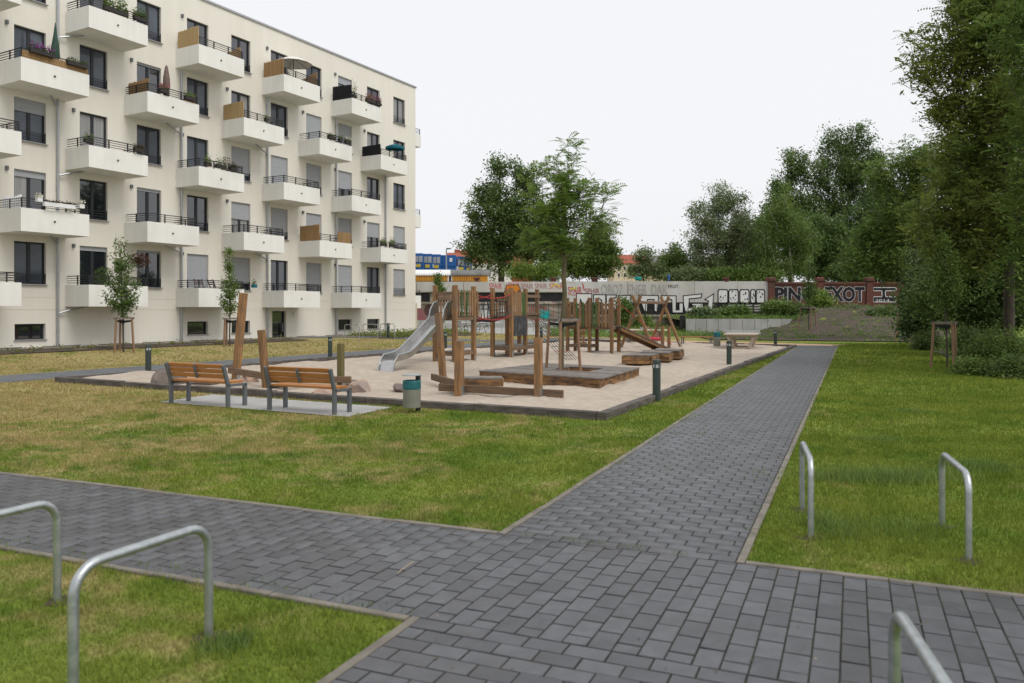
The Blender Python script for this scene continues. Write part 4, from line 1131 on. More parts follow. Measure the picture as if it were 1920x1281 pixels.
# boulders
def boulder(name, p, r, mat, label, seed):
    bm = bmesh.new(); bmesh.ops.create_icosphere(bm, subdivisions=3, radius=1)
    rng = random.Random(seed); ks = [(Vector((rng.gauss(0, 1), rng.gauss(0, 1), rng.gauss(0, 1))).normalized(), rng.uniform(.45, .95)) for _ in range(14)]
    for v in bm.verts:
        q = v.co.normalized(); s_ = 1.0
        for k, d in ks:
            dd = q.dot(k)
            if dd > .25: s_ = min(s_, d / dd if d / dd < 1 else 1)
        s_ = max(s_, .55) + rng.uniform(-.015, .015)
        v.co = Vector((q.x * s_ * r[0], q.y * s_ * r[1], q.z * s_ * r[2]))
    me = bpy.data.meshes.new(name); bm.to_mesh(me); bm.free(); me.materials.append(mat)
    o = link(bpy.data.objects.new(name, me)); o.location = p; o.rotation_euler = (0, 0, rng.uniform(0, 3))
    return tag(o, label, 'boulder', 'boulders lying in the sandpit')
boulder('boulder', (-8.55, 19.95, .10), (.48, .38, .42), MT['darkrock'], 'brown boulder just behind the left bench', 1)
boulder('boulder', (-7.75, 20.3, .05), (.62, .35, .20), MT['darkrock'], 'flat dark boulder seen through the left bench', 2)
boulder('boulder', (-3.55, 18.6, .05), (.75, .42, .25), MT['rock'], 'large pinkish flat boulder left of the bin', 3)
boulder('boulder', (-2.45, 18.3, .06), (.36, .3, .24), MT['darkrock'], 'dark reddish boulder right behind the bin', 4)
boulder('boulder', (-3.95, 19.8, .05), (.55, .25, .20), MT['darkrock'], 'long grey boulder behind the pinkish one', 5)
boulder('boulder', (-6.9, 20.8, .06), (.45, .32, .24), MT['rock'], 'pale boulder between the leaning posts', 6)
boulder('boulder', (-4.2, 17.9, .03), (.5, .3, .12), MT['rock'], 'low pale rock half sunk in sand left of the pink boulder', 7)

# ---------------------------------------------------------------- street furniture
def bench(a, b, label, depth=.43):
    a, b = Vector(a), Vector(b); ax = (b - a).normalized(); fw = Vector((-ax.y, ax.x, 0)); L = (b - a).length
    t = thing('park_bench', label, 'bench', tuple(a), group='benches on the slab by the sandpit')
    for p in (a, b):
        MB().bar(p, p + Vector((0, 0, .45)), .055, .075, up=fw).build('leg', MT['benchsteel'], t)
        MB().bar(p + fw * depth, p + fw * depth + Vector((0, 0, .43)), .055, .075, up=fw).build('leg', MT['benchsteel'], t)
        MB().bar(p + fw * (-.037) + Vector((0, 0, .425)), p + fw * (depth + .037) + Vector((0, 0, .425)), .055, .05).build('arm_frame', MT['benchsteel'], t)
        MB().bar(p + Vector((0, 0, .44)), p - fw * .12 + Vector((0, 0, .83)), .055, .065, up=fw).build('back_stay', MT['benchsteel'], t)
    m = (a + b) / 2
    MB().bar(m - fw * .045 + Vector((0, 0, .55)), m - fw * .125 + Vector((0, 0, .81)), .04, .03, up=fw).build('back_stay', MT['benchsteel'], t)
    for i in range(4):
        o = fw * (.055 + i * .105) + Vector((0, 0, .475))
        MB().bar(a + ax * .03 + o, b - ax * .03 + o, .095, .04, cham=.006).build('seat_slat', MT['benchwood'], t)
    for i in range(3):
        o = -fw * (.035 + i * .03 - .035) + Vector((0, 0, .60 + i * .098))
        MB().bar(a + ax * .035 + o, b - ax * .035 + o, .035, .085, up=(-fw * .29 + Vector((0, 0, 1))), cham=.006).build('back_slat', MT['benchwood'], t)
bench((-6.96, 16.26, .012), (-5.53, 15.50, .012), 'left orange slatted bench with backrest facing the sandpit')
bench((-4.61, 15.14, .012), (-3.22, 14.44, .012), 'right orange slatted bench with backrest near the bin')

BN = thing('litter_bin', 'grey round litter bin with teal bag and flat lid', 'bin', (-1.84, 14.9, 0))
MB().tube([(-1.775, 15.05, -.05), (-1.775, 15.05, .70)], .05, 12).build('post', MT['steel'], BN, smooth=True)
MB().lathe((-1.87, 14.86, 0), [(.15, .09), (.165, .10), (.165, .46), (.155, .46)], 24).build('drum', MT['binbody'], BN, smooth=True)
MB().lathe((-1.87, 14.86, 0), [(.169, .44), (.173, .47), (.170, .585), (.155, .60), (.13, .56)], 24).build('bag', MT['binbag'], BN, smooth=True)
MB().lathe((-1.87, 14.86, 0), [(.10, .688), (.185, .692), (.185, .705), (.12, .715)], 24).build('lid', MT['galv'], BN, smooth=True)

def make_bollard():
    t = thing('bollard_light', 'x', 'bollard')
    MB().lathe((0, 0, 0), [(.085, -.05), (.085, .70)], 18).build('post', MT['bollard'], t, local=True, smooth=True)
    ln = MB().lathe((0, 0, 0), [(.078, .70), (.078, .775)], 18).build('lens', MT['lens'], t, local=True, smooth=True)
    MB().lathe((0, 0, 0), [(.086, .775), (.088, .85), (.078, .868), (.03, .874)], 18).build('cap', MT['bollard'], t, local=True, smooth=True)
    for k in range(6):
        an = k * math.pi / 3; MB().box((.08 * math.cos(an), .08 * math.sin(an), .737), (.02, .02, .075), rz=an).build('louvre', MT['bollard'], ln, local=True)
    return t
bol = make_bollard(); first = True
for x, y, label in ((278, 700, 'leftmost dark green bollard light behind the left bench'), (619, 672, 'green bollard light left of the slide beside the mossy post'),
                    (728, 644, 'green bollard light in the bed by the house corner'), (835, 656, 'green bollard light behind the slide tower legs'),
                    (1231, 752, 'nearest green bollard light between sandpit and paved path'), (1367, 687, 'second green bollard light along the paved path'),
                    (1454, 649, 'farthest green bollard light by the end of the paved path'), (1015, 640, 'green bollard light behind the slanting rope net')):
    o = bol if first else copy_tree(bol); first = False
    p = gp(x, y); o.location = (p.x, p.y, tz(p)); o['label'] = label; o['group'] = 'green bollard lights'

def hoop(a, b, h, label, r=.0255, bend=.14, group='steel bicycle stands', z=0.0):
    a, b = Vector((a[0], a[1], z)), Vector((b[0], b[1], z)); d = (b - a).normalized()
    pts = [a + Vector((0, 0, -.1)), a + Vector((0, 0, h - bend))]
    for k in range(1, 7):
        t = k / 6 * math.pi / 2; pts.append(a + d * (bend * (1 - math.cos(t))) + Vector((0, 0, h - bend + bend * math.sin(t))))
    for k in range(0, 7):
        t = k / 6 * math.pi / 2; pts.append(b - d * (bend * (1 - math.sin(t))) + Vector((0, 0, h - bend + bend * math.cos(t))))
    pts.append(b + Vector((0, 0, -.1)))
    return tag(MB().tube(pts, r, 12).build('bicycle_stand', MT['galv'], smooth=True), label, 'bicycle stand', group)
hoop((2.77, 7.60), (2.50, 6.66), .65, 'steel bicycle stand on the grass nearest the paved path, right side')
hoop((3.78, 7.00), (3.47, 6.05), .65, 'steel bicycle stand on the grass at the far right')
hoop((1.60, 3.33), (1.38, 2.42), .66, 'steel bicycle stand cut off by the bottom right edge')
hoop((-2.97, 5.20), (-3.32, 4.40), .66, 'steel bicycle stand at the left edge of the picture')
hoop((-1.76, 4.62), (-2.11, 3.83), .66, 'large steel bicycle stand in the grass at bottom left')
for i, sx in enumerate((565, 601, 646)):
    p = gp(sx, 640); a = fac(11.5 - i * 1.55, 3.6)
    hoop((a.x, a.y), (a.x + FN.x * .75 + .25, a.y + FN.y * .75 - .1), .78, ('left', 'middle', 'right')[i] + ' of three steel hoops by the house door', .022, .1, 'hoops by the house door', tz(a))
for i in range(8):
    x = -5.4 + i * 1.28
    hoop((x, 64.6), (x + .75, 65.0), .85, ['hoop beside the slide tower', 'hoop at the left parked bicycle', 'hoop at the right parked bicycle', 'fourth hoop of the far row from the left',
         'hoop left of the chalkboard', 'hoop behind the chalkboard', 'hoop right of the chalkboard', 'rightmost hoop of the far row'][i] + ', steel, by the back wall', .028, .12, 'hoops in the far bicycle park', .08)

for i, (x_, y_) in enumerate(((2.77, 7.60), (2.50, 6.66), (3.78, 7.00), (3.47, 6.05), (-2.97, 5.20), (-1.76, 4.62))):  # worn soil round the stand feet, its dark disc doubling as painted contact shadow
    rr = random.Random(i); V = [(x_, y_, .006)] + [(x_ + math.cos(a) * rr.uniform(.06, .13), y_ + math.sin(a) * rr.uniform(.06, .13), .002) for a in np.linspace(0, 2 * math.pi, 13)[:-1]]
    tag(MB().add(V, [(0, 1 + k, 1 + (k + 1) % 12) for k in range(12)]).build('soil_contact_shadow', MT['soil']), kind='structure')
def bicycle(p, rz, label):
    t = thing('bicycle', label, 'bicycle', p, rz, 'bicycles parked at the back')
    for x in (-.52, .52):
        ring = [(x + .33 * math.cos(a), 0, .34 + .33 * math.sin(a)) for a in np.linspace(0, 2 * math.pi, 25)]
        wv = MB().tube(ring, .022, 6).build('wheel', MT['strap'], t, local=True)
        sp = MB()
        for a in np.linspace(0, math.pi, 7)[:-1]: sp.tube([(x + .32 * math.cos(a), 0, .34 + .32 * math.sin(a)), (x - .32 * math.cos(a), 0, .34 - .32 * math.sin(a))], .004, 4)
        sp.build('spokes', MT['galv'], wv, local=True)
    fr = MB(); bb, st, hd = (-.06, 0, .30), (-.2, 0, .80), (.36, 0, .85)
    for a, b in ((bb, st), (st, (.34, 0, .78)), (bb, (.37, 0, .70)), (bb, (-.52, 0, .34)), (st, (-.52, 0, .34)), (hd, (.52, 0, .34))): fr.tube([a, b], .018, 6)
    fr.build('frame', MT['steel'], t, local=True)
    MB().box((-.23, 0, .93), (.26, .13, .06)).build('saddle', MT['strap'], t, local=True, bevel=.02)
    MB().tube([(-.2, 0, .8), (-.22, 0, .92)], .014, 6).build('seat_post', MT['galv'], t, local=True)
    MB().tube([(.36, 0, .85), (.33, 0, 1.0), (.36, .26, 1.02)], .013, 6).tube([(.33, 0, 1.0), (.36, -.26, 1.02)], .013, 6).build('handlebar', MT['steel'], t, local=True)
bicycle((-4.0, 63.6, .06), .35, 'left dark bicycle at the far stands')
bicycle((-2.4, 63.9, .06), .15, 'right dark bicycle at the far stands')

def table_tennis(p, rz, label):
    t = thing('table_tennis_table', label, 'table', p, rz, 'concrete table tennis tables')
    cream = MT['tt']
    MB().box((0, 0, .74), (1.525, 2.74, .07)).build('table_top', cream, t, local=True, bevel=.01)
    MB().box((0, 0, .86), (1.7, .02, .15)).build('net', MT['galv'], t, local=True)
    for y in (-.85, .85):
        l = MB(); l.bar((-.62, y, .70), (-.38, y, .02), .14, .28, up=(0, 1, 0)); l.bar((.62, y, .70), (.38, y, .02), .14, .28, up=(0, 1, 0)); l.box((0, y, .06), (.8, .28, .10)); l.box((0, y, .665), (1.2, .28, .08))
        l.build('support', cream, t, local=True)
MT['tt'] = M('pale_terrazzo', (.50, .42, .33), (.44, .37, .30), rough=.8, scale=8)
table_tennis((11.55, 39.9, 0), -.38, 'pale table tennis table right of the wooden bench')
table_tennis((7.9, 47.4, 0), 1.1, 'pale table tennis table behind the swing')
def flat_bench(a, b, label):
    a, b = Vector(a), Vector(b); ax = (b - a).normalized(); fw = Vector((-ax.y, ax.x, 0))
    t = thing('backless_bench', label, 'bench', tuple(a), group='backless benches behind the sandpit')
    for i in range(3): MB().bar(a + fw * .13 * i + Vector((0, 0, .47)), b + fw * .13 * i + Vector((0, 0, .47)), .12, .045).build('seat_slat', MT['benchwood'], t)
    for p in (a + ax * .1, b - ax * .1):
        for f in (0, .26): MB().bar(p + fw * f, p + fw * f + Vector((0, 0, .45)), .05, .06).build('leg', MT['benchsteel'], t)
flat_bench((9.2, 43.6, 0), (10.7, 42.6, 0), 'backless orange bench left of the table tennis table')
flat_bench((6.5, 45.3, 0), (7.9, 44.4, 0), 'backless orange bench seen through the swing')
b2 = thing('litter_bin', 'small blue topped litter bin next to the table tennis table', 'bin', (10.55, 41.0, 0))
MB().lathe((10.55, 41.0, 0), [(.17, .08), (.18, .1), (.18, .62), (.15, .64)], 18).build('drum', MT['binbody'], b2, smooth=True)
MB().lathe((10.55, 41.0, 0), [(.185, .55), (.19, .58), (.19, .78), (.12, .82)], 18).build('bag', MT['binbag'], b2, smooth=True)

# ---------------------------------------------------------------- the old wall at the back
MT['wallconc'] = M('weathered_wall_concrete', (.53, .52, .49), (.44, .42, .38), rough=.95, scale=.8, stretch=(1, 1, .35), bump=.15, c3=(.27, .25, .21), s3=.45, f3=.64)
MT['oldwall'] = M('patchy_old_plaster', (.34, .29, .23), (.16, .14, .12), rough=1, scale=.9, bump=.4, c3=(.42, .37, .31), s3=.8, f3=.55)
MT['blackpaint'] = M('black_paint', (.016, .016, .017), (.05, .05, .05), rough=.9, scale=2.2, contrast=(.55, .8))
MT['ink'] = M('black_outline_paint', (.015, .014, .02), rough=.9)
MT['whitepnt'] = M('white_wall_paint', (.68, .68, .66), (.60, .60, .58), rough=.9, scale=1.2)
MT['redpnt'] = M('red_spray', (.47, .03, .05), rough=.9)
MT['darkredpnt'] = M('faded_red_spray', (.30, .09, .11), rough=.9)
MT['yellowpnt'] = M('yellow_spray', (.55, .52, .04), rough=.9)
MT['greypnt'] = M('faint_grey_spray', (.335, .33, .315), rough=.9)
MT['orangepnt'] = M('orange_spray', (.62, .13, .02), (.55, .25, .03), rough=.9, scale=2)
MT['tealpnt'] = M('teal_spray', (.02, .36, .34), rough=.9)
MT['pinkpnt'] = M('pink_spray', (.42, .14, .17), (.34, .18, .17), rough=.9, scale=1.5)
MT['brick'] = M('old_brick', (.19, .052, .030), rough=.95)
def brick_nodes(m):
    t = m.node_tree; N = t.nodes; L = t.links
    g = N.new('ShaderNodeNewGeometry'); mp = N.new('ShaderNodeMapping'); mp.inputs['Rotation'].default_value = (RAD(-90), 0, 0)
    bt = N.new('ShaderNodeTexBrick'); bt.inputs['Scale'].default_value = 4.0
    bt.inputs['Color1'].default_value = (.15, .046, .030, 1); bt.inputs['Color2'].default_value = (.095, .034, .025, 1); bt.inputs['Mortar'].default_value = (.10, .07, .055, 1)
    nz = N.new('ShaderNodeTexNoise'); nz.inputs['Scale'].default_value = .9; nz.inputs['Detail'].default_value = 6
    mr = N.new('ShaderNodeMapRange'); mr.inputs['From Min'].default_value = .45; mr.inputs['From Max'].default_value = .7
    mx = N.new('ShaderNodeMix'); mx.data_type = 'RGBA'; mx.inputs['B'].default_value = (.085, .045, .035, 1)
    L.new(g.outputs['Position'], mp.inputs['Vector']); L.new(mp.outputs['Vector'], bt.inputs['Vector']); L.new(g.outputs['Position'], nz.inputs['Vector'])
    L.new(nz.outputs['Fac'], mr.inputs['Value']); L.new(mr.outputs['Result'], mx.inputs['Factor']); L.new(bt.outputs['Color'], mx.inputs['A'])
    L.new(mx.outputs['Result'], N['Principled BSDF'].inputs['Base Color'])
brick_nodes(MT['brick'])

def wbox(parent, name, x0, y0, x1, y1, mat, yf=WALL_Y, th=.4, bevel=0.0):
    """box on the wall whose front lies at distance yf; corners in photo pixels of the wall plane"""
    a, b = px(x0, y1, WALL_Y), px(x1, y0, WALL_Y)
    return MB().box(((a.x + b.x) / 2, yf + th / 2, (a.z + b.z) / 2), (b.x - a.x, th, b.z - a.z)).build(name, mat, parent, bevel=bevel)
def paint(parent, pts, mat, yf=WALL_Y - .006, name='graffiti_patch'):
    P = [px(x, y, WALL_Y) for x, y in pts]
    return MB().add([(p.x, yf, p.z) for p in P], [tuple(range(len(P)))]).build(name, mat, parent)
def stroke(parent, pts, w, mat, yf, name='graffiti_line', close=True):
    P = [px(x, y, WALL_Y) for x, y in pts]; m = MB()
    if close: P.append(P[0])
    for a, b in zip(P[:-1], P[1:]):
        d = (b - a); d.normalize(); n = Vector((-d.z, 0, d.x)) * (w / 2); a2, b2 = a - d * w / 2, b + d * w / 2
        m.add([(q.x, yf, q.z) for q in (a2 - n, b2 - n, b2 + n, a2 + n)], [(0, 1, 2, 3)])
    return m.build(name, mat, parent)
def wall_text(parent, s, x0, y0, x1, y1, mat, yf, offset=0.0, shear=0.0, name='graffiti_lettering'):
    cu_ = bpy.data.curves.new('lettering', 'FONT'); cu_.body = s; cu_.size = 1; cu_.offset = offset; cu_.shear = shear; cu_.resolution_u = 3
    o = bpy.data.objects.new('lettering', cu_); COL.objects.link(o)
    me = bpy.data.meshes.new_from_object(o.evaluated_get(bpy.context.evaluated_depsgraph_get()))
    bpy.data.objects.remove(o); bpy.data.curves.remove(cu_)
    n = len(me.vertices); co = np.empty(n * 3, np.float32); me.vertices.foreach_get('co', co); co = co.reshape(-1, 3)
    lo, hi = co.min(0), co.max(0)
    a, b = px(x0, y1, WALL_Y), px(x1, y0, WALL_Y)
    out = np.empty_like(co)
    out[:, 0] = a.x + (co[:, 0] - lo[0]) / (hi[0] - lo[0]) * (b.x - a.x)
    out[:, 1] = yf; out[:, 2] = a.z + (co[:, 1] - lo[1]) / (hi[1] - lo[1]) * (b.z - a.z)
    off = ORG[parent.name]; out -= np.array(off, np.float32)[None]
    me.vertices.foreach_set('co', out.ravel()); me.update(); me.materials.clear(); me.materials.append(mat); me.name = name
    return link(bpy.data.objects.new(name, me), parent)

CW = thing('concrete_wall', 'long pale concrete retaining wall covered in graffiti', 'wall', (0, WALL_Y, .4))
wbox(CW, 'old_wall', 640, 548, 1058, 640, MT['oldwall'], WALL_Y + .10, .5)
for x0, x1 in ((640, 781), (782, 869), (870, 946), (947, 1057.5)): wbox(CW, 'top_beam', x0, 528.5, x1, 547.5, MT['wallconc'], WALL_Y - .02, .55)
wbox(CW, 'ledge', 760, 566.5, 1057, 570, MT['oldwall'], WALL_Y - .10, .25)
for x0, x1 in ((1058.5, 1176.6), (1177.2, 1301.6), (1302.2, 1383), (1383.6, 1441)): wbox(CW, 'wall_slab', x0, 527.5, x1, 566.5, MT['wallconc'], WALL_Y, .45)
wbox(CW, 'old_wall', 1058.5, 567, 1441, 640, MT['oldwall'], WALL_Y + .02, .5)
wbox(CW, 'ledge', 1062, 590.5, 1290, 594, MT['oldwall'], WALL_Y - .16, .25)
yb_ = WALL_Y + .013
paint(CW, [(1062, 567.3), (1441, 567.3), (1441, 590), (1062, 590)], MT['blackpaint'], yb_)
for x0, x1, y0, y1 in ((700, 786, 549, 566), (788, 806, 549, 566), (896, 946, 549, 566), (978, 1003, 549, 566), (1005, 1055, 549, 565)):
    paint(CW, [(x0, y0), (x1, y0), (x1, y1), (x0, y1)], MT['blackpaint'], WALL_Y + .09)
def c7(P): return [(1040 + x / 7.385, 500 + y / 7.385) for x, y in P]
def c8(P): return [(1140 + x / 3.31, 440 + y / 3.31) for x, y in P]
LET = [c7([(300, 375), (515, 375), (512, 600), (468, 600), (460, 455), (408, 560), (355, 450), (350, 600), (306, 600)]),
       c7([(538, 390), (706, 390), (706, 600), (660, 600), (652, 470), (605, 432), (562, 500), (548, 600)]),
       c7([(713, 392), (856, 395), (850, 425), (760, 450), (752, 480), (850, 480), (850, 600), (722, 600)]),
       c7([(885, 400), (1055, 400), (1055, 604), (1022, 604), (968, 470), (925, 604), (885, 604)]),
       c7([(1163, 395), (1437, 402), (1430, 625), (1380, 622), (1376, 455), (1285, 455), (1282, 625), (1240, 620), (1205, 520)]),
       c7([(1480, 402), (1682, 405), (1682, 600), (1724, 600), (1722, 505), (1780, 505), (1778, 640), (1630, 640), (1622, 455), (1560, 455), (1545, 480), (1490, 470)]),
       c8([(466, 380), (583, 368), (578, 392), (505, 398), (500, 452), (543, 455), (543, 442), (520, 440), (520, 427), (590, 427), (588, 480), (480, 478), (470, 440)]),
       c8([(600, 402), (656, 368), (646, 482), (616, 478), (623, 412)])]
for P in LET:
    paint(CW, P, MT['whitepnt'], WALL_Y - .012, 'graffiti_letter'); stroke(CW, P, .085, MT['ink'], WALL_Y - .018)
rngw = random.Random(3)
for x0, x1 in ((683, 743), (750, 808), (818, 875), (885, 915), (920, 972)):
    R_ = [(x0 + 6, 342), (x1 - 6, 342), (x1, 352), (x1, 416), (x1 - 6, 424), (x0 + 6, 424), (x0, 416), (x0, 352)]
    paint(CW, c8(R_), MT['whitepnt'], WALL_Y - .012, 'graffiti_letter'); stroke(CW, c8(R_), .10, MT['ink'], WALL_Y - .018)
    for _ in range(7):
        cx, cy, r = rngw.uniform(x0 + 8, x1 - 8), rngw.uniform(352, 408), rngw.uniform(2.0, 4.5)
        paint(CW, c8([(cx + r * math.cos(a), cy + 1.5 * r * math.sin(a)) for a in np.linspace(0, 6.28, 8)[:-1]]), MT['ink'], WALL_Y - .020, 'graffiti_dot')
for x0 in (745, 800, 855, 905): 
    for yy in (436, 452, 468): paint(CW, c8([(x0, yy), (x0 + 42, yy - 2), (x0 + 40, yy + 8), (x0 + 2, yy + 9)]), MT['greypnt'], WALL_Y - .004)
for s_, x0, y0, x1, y1, mt in (('SPAIR', 917, 531.5, 941, 542, 'redpnt'), ('SPAIR', 952, 530, 974, 535.5, 'redpnt'), ('SPAIR.', 977, 532, 1001, 541.5, 'darkredpnt'),
                              ('SPAIR.', 1003, 532, 1027, 541.5, 'darkredpnt'), ('SPAIR', 1030, 531.5, 1056, 542, 'redpnt'), ('SPAIR', 1065, 538, 1091, 551, 'redpnt'),
                              ('SPHIR', 1097, 541, 1124, 551, 'darkredpnt'), ('OBO7  ENEB  DAK', 1127, 533, 1252, 553, 'greypnt'), ('FRUIT.', 1253, 534, 1274, 540, 'ink')):
    wall_text(CW, s_, x0, y0, x1, y1, MT[mt], WALL_Y - .026)
for (x, y) in ((1033, 535), (1039, 533), (1045, 536), (1069, 541), (1076, 540)):
    paint(CW, [(x, y), (x + 5, y - 1.5), (x + 6, y + 1), (x + 1, y + 3)], MT['yellowpnt'], WALL_Y - .029)
paint(CW, [(1066, 552.2), (1081, 552.6), (1081, 553.6), (1066, 553.2)], MT['redpnt'], WALL_Y - .026)
paint(CW, [(1091.5, 531), (1093.5, 532), (1096.5, 544), (1094.5, 544.5)], MT['redpnt'], WALL_Y - .026)
fg = [(944, 553), (950, 534.5), (971, 534.5), (975, 540), (976, 551), (966, 549), (962, 545), (955, 546), (950, 553)]
paint(CW, fg, MT['orangepnt'], WALL_Y - .034); stroke(CW, fg, .06, MT['ink'], WALL_Y - .040)
paint(CW, [(1003, 592), (1008, 582), (1016, 579), (1024, 584), (1030, 581), (1030, 597), (1022, 599), (1014, 596), (1008, 590)], MT['tealpnt'], WALL_Y + .085)
for k in range(9): paint(CW, [(992 + k * 4, 574), (993 + k * 4, 574), (992.6 + k * 4, 592 - (k % 3) * 4), (991.8 + k * 4, 592 - (k % 3) * 4)], MT['redpnt'], WALL_Y + .08)
paint(CW, [(700, 576), (790, 577), (797, 586), (800, 600), (700, 600)], MT['pinkpnt'], WALL_Y + .085)
paint(CW, [(804 + 9 * math.cos(a), 582 + 11 * math.sin(a)) for a in np.linspace(0, 6.28, 14)[:-1]], M('brown_spray', (.13, .07, .06), rough=.9), WALL_Y + .082)
for x0, x1 in ((820, 850), (856, 892), (900, 925), (935, 985)): paint(CW, [(x0, 573), (x1, 572), (x1 - 2, 597), (x0 + 3, 598)], MT['whitepnt'], WALL_Y + .087)
# low wall of the bicycle park
lw = thing('low_concrete_wall', 'low grey concrete wall behind the far bicycle stands', 'wall', (0, 69.2, .4))
for i in range(9):
    x0 = -9.5 + i * 1.55; MB().box((x0 + .77, 69.3, .75), (1.535, .25, .60)).build('wall_block', MT['concrete'], lw)

BKW = thing('brick_wall', 'red brick wall with piers and black white graffiti', 'wall', (30, WALL_Y, 1.9))
wbox(BKW, 'brick_face', 1441, 535, 1760, 586, MT['brick'], WALL_Y - .02, .4)
wbox(BKW, 'plinth', 1441, 575, 1760, 600, MT['oldwall'], WALL_Y - .10, .5)
for x in (1446, 1537, 1630, 1722):
    wbox(BKW, 'pier', x - 6, 529, x + 6, 590, MT['brick'], WALL_Y - .16, .6); wbox(BKW, 'pier_cap', x - 8, 520, x + 8, 529, MT['brick'], WALL_Y - .25, .8, bevel=.1)
for x0, x1 in ((1452.5, 1530.5), (1543.5, 1623.5), (1636.5, 1715)):
    wbox(BKW, 'coping', x0, 529, x1, 533.5, MT['brick'], WALL_Y - .14, .6, bevel=.03); wbox(BKW, 'coping', x0, 533.7, x1, 536, MT['brick'], WALL_Y - .08, .5)
def c6(P): return [(1400 + x / 6, 500 + y / 6) for x, y in P]
yk = WALL_Y - .03
for s_, r_ in (('PINO', (1452, 537.5, 1530, 566)), ('EXOT', (1545, 537, 1622, 567))):
    wall_text(BKW, s_, *r_, MT['whitepnt'], yk, offset=.065); wall_text(BKW, s_, r_[0] + .8, r_[1] + .8, r_[2] - .8, r_[3] - .8, MT['ink'], yk - .006, offset=.045)
I_ = c6([(1422, 236), (1680, 236), (1680, 272), (1560, 272), (1560, 340), (1680, 340), (1680, 398), (1422, 398), (1422, 340), (1520, 340), (1520, 272), (1422, 272)])
paint(BKW, I_, MT['ink'], yk); stroke(BKW, I_, .06, MT['whitepnt'], yk - .006)
wall_text(BKW, '2014.', 1641, 561, 1670, 565.5, MT['whitepnt'], yk - .010)
for x, lab in ((894, 'first broken brick stub on the wall top behind the rope bridge'), (1038, 'brick stub on the wall top left of the young trunk'), (1115, 'larger dark brick stub on the wall top above white letters'), (1361, 'brick stub on the wall top above the spotted letters')):
    p = px(x, 529, WALL_Y + .2); w_ = .55 if x == 1115 else .42
    m = MB(); m.box(p + Vector((0, 0, .12)), (w_, .4, .28)); m.box(p + Vector((0, 0, .33)), (w_ * 1.35, .5, .16))
    tag(m.build('brick_stub', MT['brick'], bevel=.03), lab, 'masonry', 'brick stubs on the wall')
p = px(1196, 526, WALL_Y + .2)
t = thing('painted_tub', 'turquoise painted tub with a stick on the wall top', 'tub', tuple(p))
MB().lathe(p, [(.18, 0), (.30, .12), (.33, .32), (.29, .32)], 14).build('tub', MT['tealpnt'], t); MB().tube([p + Vector((0, 0, .2)), p + Vector((.02, 0, .85))], .03, 6).build('stick', MT['benchsteel'], t)
p = px(1254, 527, WALL_Y + .2)
tag(MB().lathe(p, [(.07, 0), (.08, .35), (.12, .38), (.1, .55), (.03, .6)], 10).build('blue_figure', M('blue_paint', (.03, .10, .35), rough=.6)), 'small blue and white post on the wall top', 'post')

# raised bed of concrete elements in front of the wall
PB = thing('raised_bed_wall', 'grey concrete element wall of the raised bed before the graffiti wall', 'retaining wall', (18, 63, .2))
jx = [1286, 1304.5, 1325, 1347, 1369, 1392, 1415.5, 1439, 1464.8, 1478]
for a, b in zip(jx[:-1], jx[1:]):
    q0, q1 = px(a + .35, 626, 63.0), px(b - .35, 598, 63.0)
    MB().box(((q0.x + q1.x) / 2, 63.06, (q0.z + q1.z) / 2 - .1), (q1.x - q0.x, .12, q1.z - q0.z + .2)).build('concrete_element', MT['concrete'], PB)
q = px(1478, 598, 63.0); e0, e1 = Vector((q.x, 63.0, 0)), Vector((24.3, 67.2, 0))
MB().add([(e0.x, e0.y, 0), (e1.x, e1.y, .8), (e1.x, e1.y, q.z - .05), (e0.x, e0.y, q.z), (e0.x - .12, e0.y + .1, 0), (e1.x - .12, e1.y + .1, .8), (e1.x - .12, e1.y + .1, q.z - .05), (e0.x - .12, e0.y + .1, q.z)],
         [(0, 1, 2, 3), (4, 7, 6, 5), (0, 3, 7, 4), (1, 5, 6, 2), (3, 2, 6, 7)]).build('concrete_element', MT['concrete'], PB)
q0 = px(1275, 613, 63.2); q1 = px(1285.4, 595, 63.2)
MB().box(((q0.x + q1.x) / 2, 63.3, (q0.z + q1.z) / 2), (q1.x - q0.x, .15, q1.z - q0.z + .3)).build('dark_panel', MT['strap'], PB)
V = [(13.6, 63.2, 1.12), (e0.x - .1, 63.2, 1.12), (e1.x - .1, e1.y, 1.2), (24.3, 71.9, 1.4), (13.6, 71.9, 1.3)]
tag(MB().add(V, [(0, 1, 2, 3, 4)]).build('raised_bed_soil', MT['soil']), kind='structure')

# ---------------------------------------------------------------- things beyond the wall
TZ = 4.35
def back_box(parent, name, x0, y0, x1, y1, Y, th, mat, bevel=0.0):
    a, b = px(x0, y1, Y), px(x1, y0, Y)
    return MB().box(((a.x + b.x) / 2, Y + th / 2, (a.z + b.z) / 2), (b.x - a.x, th, b.z - a.z)).build(name, mat, parent, bevel=bevel)
fe = thing('bar_fence', 'dark upright bar fence on the wall before the yellow wagons', 'fence', (-8, 72.5, 4.5))
for z in (.12, .62): MB().bar(px(700, 530, 72.5) + Vector((0, 0, z)), px(903, 530, 72.5) + Vector((0, 0, z)), .03, .04).build('rail', MT['steel'], fe)
for i in range(62): 
    q = px(702 + i * 3.25, 530.5, 72.5); MB().bar(q, q + Vector((0, 0, .78)), .03, .03).build('bar', MT['steel'], fe)
MT['wagon'] = M('ochre_wagon_paint', (.58, .27, .02), (.50, .22, .02), rough=.7, scale=1.5, stretch=(6, 1, 1))
MT['roofgrey'] = M('grey_roofing_felt', (.20, .20, .195), (.15, .15, .145), rough=.95, scale=1.5)
MT['bluebox'] = M('blue_container_paint', (.012, .11, .36), (.010, .09, .30), rough=.5, scale=1)
MT['yellow'] = M('yellow_lettering', (.75, .55, .05), rough=.6)
